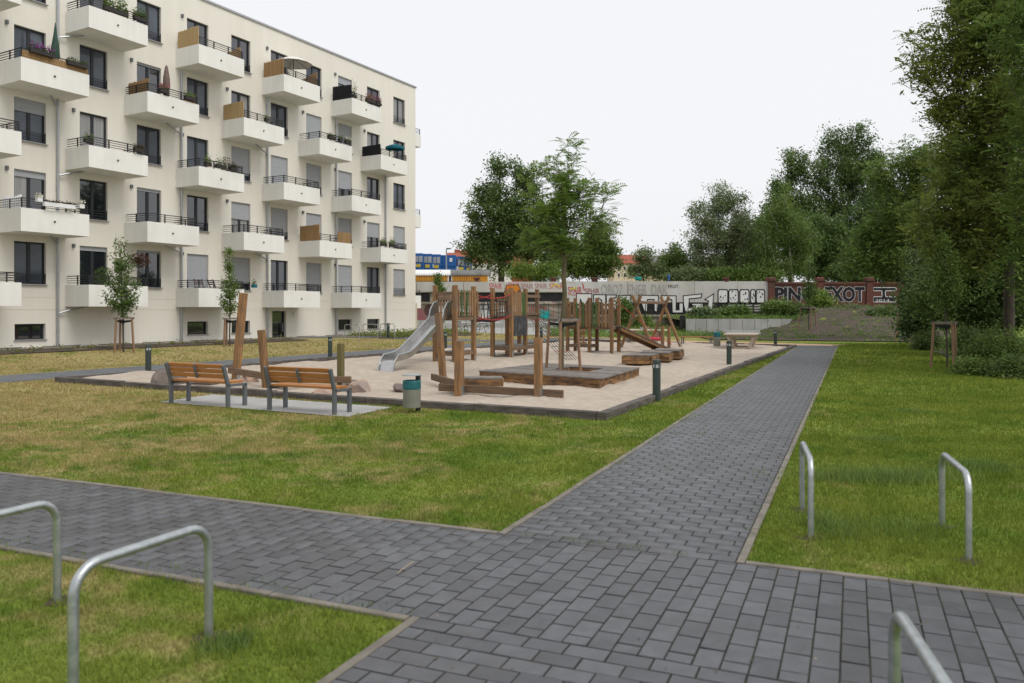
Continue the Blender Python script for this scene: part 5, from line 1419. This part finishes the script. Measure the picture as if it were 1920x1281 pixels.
MT['redroof'] = M('red_roof_tile', (.33, .09, .055), (.26, .07, .045), rough=.9, scale=2)
MT['cream'] = M('cream_house_plaster', (.62, .54, .40), (.56, .48, .36), rough=.9, scale=.3)
MT['whitewall'] = M('white_house_plaster', (.68, .66, .63), rough=.9)
def wagon(x0, x1, Y, roofmat, label):
    c = px((x0 + x1) / 2, 530, Y)
    t = thing('circus_wagon', label, 'wagon', (c.x, Y, TZ))
    a, b = px(x0, 531, Y), px(x1, 516, Y); zb_, ze = TZ + .35, b.z
    MB().box(((a.x + b.x) / 2, Y + 1.2, (zb_ + ze) / 2), (b.x - a.x, 2.4, ze - zb_)).build('body', MT['wagon'], t)
    n = 9; V = []; rise = .62
    for xx in (a.x - .15, b.x + .15):
        V += [(xx, Y + 1.2 - 1.32 * math.cos(math.pi * k / (n - 1)), ze + rise * math.sin(math.pi * k / (n - 1)) - .03) for k in range(n)]
    MB().add(V, [(k, k + 1, n + k + 1, n + k) for k in range(n - 1)] + [tuple(range(n - 1, -1, -1)), tuple(range(n, 2 * n))]).build('roof', roofmat, t)
    for i in range(int((b.x - a.x) / .3)):
        MB().box((a.x + .15 + i * .3, Y - .012, (zb_ + ze) / 2), (.275, .025, ze - zb_ - .06)).build('plank', MT['wagon'], t)
    for xx in (a.x + .02, b.x - .02): MB().box((xx, Y - .03, (zb_ + ze) / 2), (.12, .05, ze - zb_)).build('corner_post', MT['whitepaint'], t)
    for xx in (a.x + .8, b.x - .8):
        MB().tube([(xx, Y + .1, TZ + .35), (xx, Y + .25, TZ + .35)], .36, 14).build('wheel', MT['steel'], t)
wagon(740, 841, 78, MT['whitepaint'], 'yellow circus wagon with white roof next to the house')
wagon(847, 916, 79, MT['roofgrey'], 'yellow circus wagon with grey arched roof')
cz = thing('site_containers', 'row of stacked blue site containers behind the wagons', 'containers', tuple(px(830, 518, 92)))
for i, (x0, x1, yt) in enumerate(((735, 759, 474), (760, 776, 474.5), (777, 793, 475), (794, 810, 476), (811, 826, 477), (827, 855, 478.5), (857.5, 871, 481), (872, 884, 482))):
    Yq = 92 + i * 1.2; o = back_box(cz, 'container', x0, yt, x1 - .4, 500, Yq, 2.4, MT['bluebox']); back_box(cz, 'container', x0, 501, x1 - .4, 530, Yq, 2.4, MT['bluebox'])
    if i != 5:
        for k in (0, 1):
            w_ = (x1 - x0) / 2 - 1.6; back_box(o, 'window', x0 + 1 + k * (w_ + 1.2), yt + 5, x0 + 1 + k * (w_ + 1.2) + w_, yt + 16 + i * .2, Yq - .04, .05, MT['shutter'])
        for k in range(4): back_box(o, 'lettering_bar', x0 + 3 + k * 2.2, yt + 20, x0 + 4.7 + k * 2.2, yt + 26, Yq - .04, .05, MT['yellow'])
        if i % 2 == 0: back_box(o, 'emblem', x0 - 1.5, yt + 18.5, x0 + 2.2, yt + 25, Yq - .05, .05, MT['whitepaint'])
    else: back_box(o, 'window', 843, 484, 848, 491, Yq - .04, .05, MT['whitepaint'])
la = thing('street_lamp', 'slim street lamp rising before the blue containers', 'street lamp', tuple(px(837, 530, 86)))
MB().tube([px(837, 532, 86), px(837, 467.5, 86), px(838, 466, 86), px(841, 466, 86)], .07, 8).build('pole', MT['galv'], la); MB().box(px(841, 466.5, 86), (.45, .25, .12)).build('lamp_head', MT['benchsteel'], la)
def house(name, label, x0, x1, ywall, ybase, yroof, Y, wall, roof, wins, depth=10, ridge=None):
    a, b = px(x0, ybase, Y), px(x1, ywall, Y); zr = px(0, yroof, Y + depth / 2).z
    t = thing(name, label, 'building', (a.x, Y, TZ))
    MB().box(((a.x + b.x) / 2, Y + depth / 2, (b.z + TZ) / 2), (b.x - a.x, depth, b.z - TZ)).build('wall', MT[wall], t)
    m = MB(); e = .3
    m.add([(a.x - e, Y - e, b.z), (b.x + e, Y - e, b.z), (b.x + e, Y + depth + e, b.z), (a.x - e, Y + depth + e, b.z), (a.x - e, Y + depth / 2, zr), (b.x + e, Y + depth / 2, zr)],
          [(0, 1, 5, 4), (2, 3, 4, 5), (0, 4, 3), (1, 2, 5), (0, 3, 2, 1)])
    ro = m.build('roof', MT[roof], t)
    for (wx, wy, ww, wh) in wins:
        f = back_box(t, 'window', wx, wy, wx + ww, wy + wh, Y - .05, .06, MT['whitepaint']); back_box(f, 'pane', wx + ww * .15, wy + wh * .1, wx + ww * .85, wy + wh * .9, Y - .07, .03, MT['pane'])
    return t, ro
house('town_house', 'cream town house with red roof right of the middle trees', 1150, 1215, 494, 540, 478, 150, 'cream', 'redroof', [(1158 + 11 * i, 499 + 13 * j, 5, 8) for i in range(5) for j in range(2)])
house('town_house', 'cream town house with grey roof partly behind the thin trees', 1216, 1292, 493, 540, 479, 152, 'cream', 'roofgrey', [(1221 + 11 * i, 498 + 13 * j, 5, 8) for i in range(6) for j in range(2)])
house('town_house', 'white house end behind the grey roofed wagon', 885, 960, 493, 540, 486, 140, 'whitewall', 'redroof', [(889 + 12 * i, 497 + 12 * j, 4.5, 7) for i in range(3) for j in range(2)])
house('roof_block', 'long red tiled roof rising behind the blue containers', 838, 1000, 488, 540, 474, 160, 'redroof', 'redroof', [])
t2 = thing('roof_block', 'dark red flat topped block above the long red roof', 'building', tuple(px(900, 475, 168)))
back_box(t2, 'block', 852, 468, 862, 520, 168, 6, MT['redroof']); back_box(t2, 'block', 862.5, 470, 905, 520, 168, 6, MT['redroof'])
# ---------------------------------------------------------------- trees and shrubs
def crown_blobs(bl, Y, deep=.85):
    out = []
    for x, y, rx, ry in bl:
        c = px(x, y, Y); out.append((c, Vector((rx / F * Y, min(rx, ry) * deep / F * Y + .15, ry / F * Y))))
    return out
def pinnate(base, d, g, L, k):
    """sprays: base (n,3), direction d (n,3) -> leaflets"""
    n = len(base)
    d = d / (np.linalg.norm(d, axis=1)[:, None] + 1e-9)
    up = np.tile(np.array([[0, 0, 1.0]]), (n, 1)) + g.normal(0, .3, (n, 3))
    s = np.cross(d, up); s /= np.linalg.norm(s, axis=1)[:, None] + 1e-9
    nn = np.cross(s, d)
    out = []
    Ls = (L * g.uniform(.7, 1.25, n))[:, None]
    for i in range(k):
        t = (i + .7) / k
        p = base + d * Ls * t - np.array([[0, 0, 1]]) * Ls * (.38 * t * t)
        w = Ls * .30 * (1 - .55 * abs(t - .45))
        for sg in (-1, 1):
            ax = s * sg * .92 + d * .38 - nn * .22
            q = d * Ls * .045
            out.append(np.stack([p, p + ax * w * .5 + q, p + ax * w, p + ax * w * .5 - q], 1))
    return np.concatenate([o.reshape(-1, 3) for o in out]), np.tile(np.arange(n), 2 * k)
def tree(name, label, bx, Y, z0, blobs, ntip, nleaf, size, sig, leaf, bark, r0, seed, cat='tree', group=None, kind='leaf', up=.35, lean=0.0, trunk_top=None, aspect=.55, deep=.85, droop=0.0, fringe=0):
    g = np.random.default_rng(seed); rng = random.Random(seed)
    base = Vector(((bx - 960) / F * Y, Y, z0))
    t = thing(name, label, cat, tuple(base), group=group)
    BLB = crown_blobs(blobs, Y, deep)
    vol = np.array([b[1].x * b[1].y * b[1].z for b in BLB]) ** .8; vol /= vol.sum()
    tips = []
    for (c, r), f in zip(BLB, vol):
        tips.append(blob_pts(g, max(3, int(ntip * f)), c, r))
    tips = np.concatenate(tips)
    zc = max(c.z for c, r in BLB) if trunk_top is None else trunk_top
    top = Vector((base.x + lean, base.y, zc))
    hi = max(BLB, key=lambda b: b[0].z)[0]
    if trunk_top is None: top.x = base.x * .4 + hi.x * .6
    nodes = []; par = []
    n_t = 12
    for i in range(n_t + 1):
        f = i / n_t; p = base.lerp(top, f); p += Vector((rng.gauss(0, .012), rng.gauss(0, .012), 0)) * (top.z - base.z) * f * .5
        nodes.append(p); par.append(i - 1)
    cnt = [0] * len(nodes)
    arr = [tuple(p) for p in nodes]
    order = np.argsort(np.hypot(tips[:, 0] - base.x, tips[:, 1] - base.y))
    ends = []
    zmin_b = base.z + .22 * (top.z - base.z)
    for k in order:
        p = Vector(tips[k]); A = np.array(arr)
        dd = np.linalg.norm(A - np.array(p)[None], axis=1) + np.where(A[:, 2] > p.z - .15 * abs(p.z - base.z) * .5, 2.5, 0) + np.where(A[:, 2] < zmin_b, 50, 0)
        j = int(dd.argmin()); q = nodes[j]
        L = (p - q).length; m = max(1, min(4, int(L / max(.25, (top.z - base.z) * .07))))
        last = j
        for i in range(1, m + 1):
            f = i / m; w = q.lerp(p, f) + Vector((rng.gauss(0, .04) * L, rng.gauss(0, .04) * L, (.10 * math.sin(math.pi * f)) * L if i < m else 0))
            if i == m: w = p
            nodes.append(w); par.append(last); cnt.append(0); arr.append(tuple(w)); last = len(nodes) - 1
        ends.append(last)
    for e in ends:
        j = e
        while j >= 0: cnt[j] += 1; j = par[j]
    tot = max(1, len(ends)); rt = r0 / tot ** .5
    rad = [max(rt * (max(c_, 1)) ** .5, rt) for c_ in cnt]
    for i in range(n_t + 1): rad[i] = max(rad[i], r0 * (1 - .75 * i / n_t) * .8)
    rad[0] = r0 * 1.15
    tm = MB(); tm.tube([nodes[i] for i in range(n_t + 1)], [rad[i] for i in range(n_t + 1)], 9); tm.build('trunk', MT[bark], t, smooth=True)
    bm_ = MB()
    for i in range(n_t + 1, len(nodes)): 
        a, b = nodes[par[i]], nodes[i]
        if (b - a).length > 1e-4: bm_.tube([a, b], [min(rad[par[i]], rad[i] * 1.3), rad[i]], 5, cap=False)
    br = bm_.build('branches', MT[bark], t); br['kind'] = 'stuff'
    # leaves round the ends and along the outer twigs
    E_ = np.array([tuple(nodes[e]) for e in ends]); Pn = np.array([tuple(nodes[par[e]]) for e in ends])
    cl_v = g.random(len(E_))
    if kind == 'leaf':
        idx = np.repeat(np.arange(len(E_)), nleaf)
        f = g.random(len(idx))[:, None] ** 1.6 * .75
        C = E_[idx] * (1 - f) + Pn[idx] * f + g.normal(size=(len(idx), 3)) * np.array([[sig, sig, sig * .72]])
        C[:, 2] -= droop * np.abs(g.normal(size=len(idx)))
        out = C - np.array(top)[None] * 0 - Pn[idx]
        V = leaf_quads(C, size, g, up, aspect, None if droop == 0 else np.array([[0, 0, -1.0]]))
        leaf_obj('crown', V, MT[leaf], t, g, base, cl_v[idx])
        if fringe:                                           # feathered leaves standing out of the crown
            idx = np.repeat(np.arange(len(E_)), fringe)
            d = (E_[idx] - Pn[idx]); d /= np.linalg.norm(d, axis=1)[:, None] + 1e-9
            d = d * .7 + g.normal(size=(len(idx), 3)) * np.array([[.7, .7, .25]])
            V, ii = pinnate(E_[idx] + g.normal(size=(len(idx), 3)) * sig * .6, d, g, .6, 6)
            leaf_obj('leaf_sprays', V, MT[leaf], t, g, base, cl_v[idx][ii])
    else:
        idx = np.repeat(np.arange(len(E_)), nleaf)
        f = g.random(len(idx))[:, None] * .6
        C = E_[idx] * (1 - f) + Pn[idx] * f + g.normal(size=(len(idx), 3)) * sig
        d = (E_[idx] - Pn[idx]); d /= np.linalg.norm(d, axis=1)[:, None] + 1e-9
        d = d * .6 + g.normal(size=(len(idx), 3)) * np.array([[.7, .7, .28]])
        V, ii = pinnate(C, d, g, size, 6 if kind == 'pin' else 4)
        leaf_obj('crown', V, MT[leaf], t, g, base, cl_v[idx][ii])
    return t
BG = 'trees beyond the graffiti wall'
tree('broadleaf_tree', 'large dense dark green tree behind the wall, left of the young tree', 940, 84, TZ, [(940, 395, 55, 60), (890, 462, 36, 34), (985, 425, 45, 70), (935, 318, 26, 34), (972, 325, 28, 34), (893, 395, 26, 26), (905, 355, 24, 28), (940, 478, 74, 46), (1000, 350, 28, 45), (930, 440, 60, 40), (1030, 430, 36, 60), (1040, 485, 44, 38)], 420, 110, 0.27, 0.42, 'leaf_dark', 'bark', .32, 11, group=BG)
tree('broadleaf_tree', 'rounder fresh green tree right behind the young tree crown', 1112, 82, TZ, [(1108, 478, 46, 42), (1122, 445, 34, 26), (1075, 490, 32, 32), (1140, 490, 22, 30)], 240, 110, 0.25, 0.4, 'leaf_mid', 'bark', .2, 12, group=BG)
tree('bush', 'bright green bush on the wall top left of the young trunk', 995, 78, TZ, [(985, 510, 40, 18), (1030, 512, 32, 18)], 90, 110, 0.18, 0.35, 'leaf_fresh', 'bark', .06, 13, 'bush', BG)
tree('slender_tree', 'sparse pale tree before the cream houses', 1207, 80, TZ, [(1207, 492, 24, 32), (1225, 510, 25, 18), (1190, 512, 18, 16)], 80, 60, 0.22, 0.32, 'leaf_grey', 'bark', .08, 14, group=BG)
tree('slender_tree', 'dark bushy tree between the houses and the willow', 1262, 81, TZ, [(1262, 492, 26, 34), (1280, 510, 24, 20), (1245, 512, 20, 18)], 110, 85, 0.22, 0.35, 'leaf_mid', 'bark', .08, 15, group=BG)
tree('willow_tree', 'grey green willow like tree left in the right hand row', 1342, 80, TZ, [(1350, 375, 34, 36), (1322, 410, 34, 34), (1385, 400, 28, 45), (1300, 450, 20, 22), (1350, 450, 50, 40), (1395, 450, 34, 40), (1350, 500, 66, 26), (1310, 490, 26, 28)], 330, 85, 0.27, 0.38, 'leaf_grey', 'birch', .14, 16, group=BG, aspect=.35)
tree('poplar_tree', 'shorter of the two dark poplars with pointed top', 1482, 92, TZ, [(1485, 300, 20, 34), (1505, 320, 18, 36), (1462, 352, 24, 34), (1485, 385, 44, 44), (1450, 405, 30, 34), (1495, 450, 52, 60)], 300, 100, 0.28, 0.42, 'leaf_dark', 'bark', .28, 17, group=BG)
tree('poplar_tree', 'tallest dark poplar of the right hand row', 1578, 92, TZ, [(1560, 262, 22, 34), (1612, 258, 26, 32), (1585, 300, 44, 44), (1540, 310, 24, 36), (1548, 365, 40, 50), (1615, 345, 42, 65), (1575, 440, 76, 70), (1640, 300, 24, 40), (1660, 390, 40, 60)], 460, 100, 0.28, 0.45, 'leaf_dark', 'bark', .34, 18, group=BG)
tree('birch_tree', 'light green birch with white trunk above the brick wall', 1487, 77, TZ, [(1462, 378, 26, 38), (1480, 420, 36, 44), (1440, 440, 30, 44), (1505, 450, 32, 52), (1425, 490, 30, 30), (1470, 495, 50, 26)], 300, 80, 0.2, 0.36, 'leaf_mid', 'birch', .13, 19, group=BG, droop=.35, aspect=.5)
tree('broadleaf_tree', 'low dark green thicket tree behind the spotted letters', 1410, 88, TZ, [(1415, 480, 40, 45), (1370, 500, 45, 26), (1440, 430, 26, 40)], 200, 90, .28, .45, 'leaf_dark', 'bark', .15, 29, group=BG)
tree('birch_tree', 'thin white stemmed birch next to the willow like tree', 1387, 78.5, TZ, [(1392, 430, 20, 40), (1400, 480, 26, 40), (1420, 500, 24, 24)], 80, 60, .22, .35, 'leaf_grey', 'birch', .08, 20, group=BG, droop=.3)
tree('broadleaf_tree', 'dark tree filling the gap below the poplars', 1545, 84, TZ, [(1540, 455, 46, 62), (1590, 480, 46, 50), (1530, 505, 60, 22), (1420, 470, 30, 50)], 340, 110, 0.26, 0.45, 'leaf_dark', 'bark', .2, 21, group=BG)
tree('broadleaf_tree', 'dense dark tree behind the right end of the brick wall', 1640, 86, TZ, [(1640, 440, 55, 90), (1690, 440, 60, 110), (1650, 510, 80, 30)], 360, 110, 0.28, 0.5, 'leaf_deep', 'bark', .25, 22, group=BG)
g_ = 'trees along the right edge'
tree('broadleaf_tree', 'layered mid green tree in front of the brick wall end', 1712, 50, .6, [(1690, 400, 66, 75), (1655, 465, 52, 60), (1725, 310, 58, 58), (1650, 330, 30, 35), (1748, 535, 46, 50), (1620, 440, 24, 34), (1605, 490, 30, 34), (1660, 505, 50, 20)], 420, 62, .22, .34, 'leaf_mid', 'bark', .22, 23, group=g_, aspect=.42, fringe=5, up=.9)
tree('ailanthus_tree', 'tall olive feather leaved tree leaning in from the right edge', 1893, 27, .05, [(1855, 70, 85, 85), (1765, 120, 58, 36), (1785, 205, 50, 40), (1870, 225, 110, 90), (1790, 295, 62, 50), (1765, 375, 56, 48), (1740, 440, 40, 30), (1895, 390, 110, 100), (1795, 460, 60, 60), (1720, 66, 26, 10), (1712, 120, 24, 8), (1722, 150, 22, 7), (1790, 10, 30, 12), (1880, -60, 100, 90), (1810, 30, 55, 40)], 620, 62, .17, .26, 'leaf_olive', 'bark', .17, 24, group=g_, aspect=.42, fringe=5, up=.9)
tree('ailanthus_tree', 'darker feather leaved tree at the picture edge on the right', 1985, 23, .05, [(1975, 120, 85, 140), (1945, 10, 70, 80), (1960, 330, 70, 130), (1985, 500, 90, 110)], 280, 62, .16, .26, 'leaf_mid', 'bark', .16, 25, group=g_, aspect=.42, fringe=5, up=.9)
tree('understory_tree', 'dark leafy tree mass under the tall olive tree', 1810, 33, .1, [(1805, 505, 72, 78), (1740, 555, 44, 54), (1880, 530, 80, 90), (1840, 590, 85, 45)], 420, 85, 0.15, 0.28, 'leaf_dark', 'bark', .12, 26, group=g_)
tree('broadleaf_tree', 'dense dark green tree behind the tall olive tree', 1850, 38, .1, [(1850, 330, 90, 110), (1800, 450, 70, 90), (1900, 480, 80, 120), (1780, 560, 60, 60), (1890, 180, 70, 90)], 420, 70, .2, .36, 'leaf_dark', 'bark', .2, 28, group=g_)
tree('understory_tree', 'dark shrubby tree left of the tall stakes', 1738, 42, .1, [(1738, 560, 42, 60), (1760, 500, 34, 46), (1712, 612, 26, 24)], 220, 85, 0.17, 0.3, 'leaf_deep', 'bark', .1, 27, group=g_)
for i, (x, y, rx, ry, Y, lf, lab) in enumerate(((1865, 648, 62, 36, 25.5, 'leaf_mid', 'green shrub in the bed right of the tall stakes'), (1905, 695, 42, 32, 22.5, 'leaf_dark', 'dark low shrub at the right edge of the lawn'),
                        (1828, 692, 34, 22, 23.5, 'leaf_mid', 'low leafy shrub in front of the tall stakes'), (1735, 640, 26, 22, 38, 'leaf_dark', 'dark shrub behind the shorter stakes'), (1815, 640, 30, 28, 28.5, 'leaf_dark', 'dark shrub directly behind the tall stakes'))):
    tree('shrub', lab, x, Y, 0.0, [(x, y, rx, ry), (x - rx * .4, y + ry * .45, rx * .6, ry * .5), (x + rx * .4, y + ry * .4, rx * .6, ry * .55)], 110, 60, .085, .14, lf, 'bark', .035, 40 + i, 'shrub', 'shrubs in the bed on the right')
for i, (x, y, rx, ry, Y, lf, lab) in enumerate(((1378, 587, 32, 13, 66, 'leaf_mid', 'bush in the raised bed below the spotted letters'), (1462, 580, 34, 20, 65.5, 'leaf_mid', 'broad bush at the right end of the raised bed'), (1320, 588, 26, 9, 65, 'leaf_grey', 'low bush at the left end of the raised bed'),
                        (1205, 606, 14, 13, 69, 'leaf_mid', 'round bush against the wall behind the swing'), (1170, 585, 14, 26, 69, 'leaf_mid', 'upright bush against the wall left of the swing'), (1540, 562, 26, 16, 69, 'leaf_fresh', 'light green bush before the brick wall'),
                        (1590, 585, 60, 12, 68, 'leaf_grey', 'long low scrub along the brick wall foot'), (1665, 590, 40, 16, 64, 'leaf_dark', 'dark scrub at the right end of the brick wall'), (1500, 585, 22, 16, 66, 'leaf_dark', 'dark bush behind the far stakes'))):
    p = px(x, y + ry, Y); tree('bush', lab, x, Y, p.z - .3, [(x, y, rx, ry), (x - rx * .4, y + ry * .4, rx * .6, ry * .6)], 70, 55, .2, .25, lf, 'bark', .05, 60 + i, 'bush', 'bushes along the back wall')
for i, (x, y, rx, ry, lf, lab) in enumerate(((1292, 517, 36, 12, 'leaf_grey', 'low thicket left of the willow like tree'), (1352, 517, 44, 12, 'leaf_mid', 'low thicket right under the willow like tree'),
                        (1425, 516, 36, 14, 'leaf_mid', 'low thicket above the spotted letters'), (1592, 510, 40, 20, 'leaf_dark', 'low thicket above the middle of the brick wall')   )):
    tree('thicket', lab, x, 76, TZ, [(x, y, rx, ry), (x - rx * .5, y + ry * .3, rx * .6, ry * .8), (x + rx * .5, y + ry * .3, rx * .6, ry * .8)], 110, 80, .22, .34, lf, 'bark', .06, 80 + i, 'thicket', 'thickets on the terrace behind the wall')
# the young locust in the deck
tree('young_tree', 'slim young tree growing through the wooden deck', 1052, 22.2, 0.0, [(1045, 380, 40, 50), (1085, 355, 34, 24), (1015, 445, 34, 34), (1077, 280, 13, 24), (1032, 312, 24, 18), (1060, 320, 24, 22), (1140, 352, 22, 14), (1135, 415, 28, 22), (1100, 400, 24, 30), (1062, 450, 46, 26), (1000, 372, 20, 24), (990, 450, 16, 14)],
     180, 12, .34, .10, 'leaf_fresh', 'barkgreen', .065, 30, kind='pin', trunk_top=5.6, lean=.15)
tree('hornbeam', 'left young columnar tree before the house', 232, 31.2, .06, [(228, 545, 30, 38), (225, 495, 22, 30), (232, 572, 22, 18), (222, 455, 7, 22)], 110, 36, .10, .10, 'leaf_dark', 'bark', .035, 31, group='young columnar trees before the house')
tree('hornbeam', 'right young columnar tree before the house', 431, 36.0, .06, [(430, 545, 20, 34), (429, 500, 10, 26), (429, 465, 5, 20), (430, 572, 15, 14)], 80, 28, .10, .09, 'leaf_mid', 'bark', .03, 32, group='young columnar trees before the house')
tree('staked_tree', 'dark young tree held by the tall stakes on the right', 1776, 26.0, 0.0, [(1775, 540, 30, 40), (1772, 490, 20, 34), (1768, 450, 10, 22)], 120, 45, .09, .12, 'leaf_mid', 'bark', .03, 33)
tree('staked_tree', 'thin young tree held by the far stakes on the bank', 1516, 58.5, .35, [(1516, 520, 12, 42), (1518, 548, 15, 18)], 50, 40, .15, .15, 'leaf_dark', 'bark', .04, 34)
tree('shoot', 'leafy shoot before the left wagon', 821, 70.5, .48, [(822, 530, 9, 22), (826, 540, 12, 10)], 40, 40, .16, .15, 'leaf_mid', 'bark', .04, 35)

# stakes with rails and straps
def stakes(c, R, h, label, rz=0.0, n=3, rail=True):
    t = thing('tree_stakes', label, 'tree stakes', tuple(c), group='tripods of tree stakes')
    T = []
    for k in range(n):
        an = rz + 2 * math.pi * k / n; b = Vector(c) + Vector((math.cos(an) * R, math.sin(an) * R, 0)); tp = Vector(c) + Vector((math.cos(an) * R * .78, math.sin(an) * R * .78, h)); T.append(tp)
        MB().tube([b + Vector((0, 0, -.1)), tp], .042, 10).build('stake', MT['stake'], t, smooth=True)
    for k in range(n):
        a, b = T[k], T[(k + 1) % n]; d = (b - a).normalized() * .1
        MB().bar(a - d + Vector((0, 0, -.02)), b + d + Vector((0, 0, -.02)), .035, .075).build('rail', MT['deck'], t)
        ctr = Vector(c) + Vector((0, 0, h - .16)); MB().bar(a + Vector((0, 0, -.12)), ctr, .012, .085).build('strap', MT['strap'], t)
    MB().tube([Vector(c) + Vector((0, 0, h - .22)), Vector(c) + Vector((0, 0, h - .10))], .075, 10).build('strap', MT['strap'], t)
stakes((1.40, 22.2, .0), .58, 1.66, 'stakes with dark straps round the young tree in the deck', .35)
p = fac(0, 0); stakes((-15.25, 31.2, .06), .42, 1.56, 'stakes of the left young columnar tree before the house', .2)
stakes((-12.76, 36.0, .06), .42, 1.50, 'stakes of the right young columnar tree before the house', .2)
stakes((14.2, 26.0, 0), .48, 1.52, 'tall stakes at the shrub bed on the right', .45)
stakes((22.9, 46.2, .03), .6, 1.75, 'shorter looking stakes at the dark shrubs further back', .3)
stakes((21.8, 58.5, .36), .75, 1.78, 'far stakes on the soil bank before the brick wall', .4)

# ground cover: bed plants, bank weeds and grass at wall feet
def cover(name, label, pts, size, h, mat, seed, nl=14, r=.16):
    g = np.random.default_rng(seed); pts = np.array(pts); idx = np.repeat(np.arange(len(pts)), nl)
    C = pts[idx] + g.normal(size=(len(idx), 3)) * np.array([[r, r, 0]]); C[:, 2] += np.abs(g.normal(0, h, len(idx))) + .03
    o = leaf_obj(name, leaf_quads(C, size, g, .6), MT[mat], None, g, None, g.random(len(pts))[idx]); tag(o, label, 'plants', kind='stuff')
rg = np.random.default_rng(77)
def tp(x, y): return (x, y, float(terrain(x, y)))
P = []
for s_ in np.arange(14.6, 36, .62):
    for n_ in (2.1, 3.0): q = fac(s_ + rg.normal() * .15, n_ + rg.normal() * .2); P.append(tp(q.x, q.y))
cover('bed_perennials', 'low yellow green perennials in the bed along the house', P, .10, .07, 'leaf_yellow', 1, 16, .12)
P = []
for _ in range(260): q = fac(rg.uniform(-1, 9), rg.uniform(1.6, 4.3)); P.append(tp(q.x, q.y))
cover('bed_perennials', 'mixed reddish and green perennials in the bed by the house corner', P, .12, .15, 'leaf_olive', 2, 16, .2)
P = []
for _ in range(750):
    a, b = rg.random(), rg.random() ** .8
    q = gp(1330, 637.5).lerp(Vector((26.5, 46.8, 0)), a).lerp(Vector((14.5, 71, 0)).lerp(Vector((38, 71, 0)), a), b); P.append(tp(q.x, q.y))
cover('bank_plants', 'scattered green plants on the brown soil bank', P, .14, .10, 'leaf_mid', 3, 14, .2)
P = []
for _ in range(420):
    a, b = rg.random(), rg.random()
    q = Vector((13.7, 22.0, 0)).lerp(Vector((21, 20, 0)), a).lerp(Vector((24.0, 48.5, 0)).lerp(Vector((32, 49, 0)), a), b); P.append(tp(q.x, q.y))
cover('bed_ground_cover', 'low leafy ground cover in the shrub bed on the right', P, .11, .16, 'leaf_mid', 4, 40, .3)
P = [tp(rg.uniform(-10, 13), rg.uniform(69.6, 71.8)) for _ in range(500)] + [(rg.uniform(13.8, 23.5), rg.uniform(63.3, 71), 1.2) for _ in range(500)] + [tp(rg.uniform(3, 16), rg.uniform(56, 68)) for _ in range(500)]
cover('wall_foot_weeds', 'green weeds along the foot of the graffiti wall and raised bed', P, .17, .14, 'leaf_mid', 5, 22, .3)

# leaf litter, straw and specks on the paving
def litter():
    g = np.random.default_rng(21); C = []
    for _ in range(330):
        k = g.random()
        if k < .45: u, v = g.uniform(U0, U1), g.uniform(-7, 5)
        elif k < .8: u, v = g.uniform(U1, 22), g.choice([VL + abs(g.normal(0, .12)), VR - abs(g.normal(0, .12)), g.uniform(VL, VR)])
        else: u, v = g.uniform(2.5, U0), g.uniform(NL, NR)
        p = uv(u, v); C.append((p.x, p.y, .021))
    C = np.array(C); V = leaf_quads(C, .022, g, 8.0, .5)
    o = leaf_obj('litter', V, M('dry_litter', (.30, .22, .11), (.05, .04, .03), rough=.9, scale=40, rndamt=.5), None, g); tag(o, 'tiny dry leaves and crumbs scattered on the paving', 'litter', kind='stuff')
litter()
a_ = gp(745, 1075, .02); b_ = gp(775, 1053, .02)
tag(MB().tube([a_, a_.lerp(b_, .5) + Vector((.01, 0, .012)), b_], .0022, 5).build('straw', M('straw', (.5, .4, .22), rough=.8)), 'single pale straw lying on the paving left of centre', 'straw')
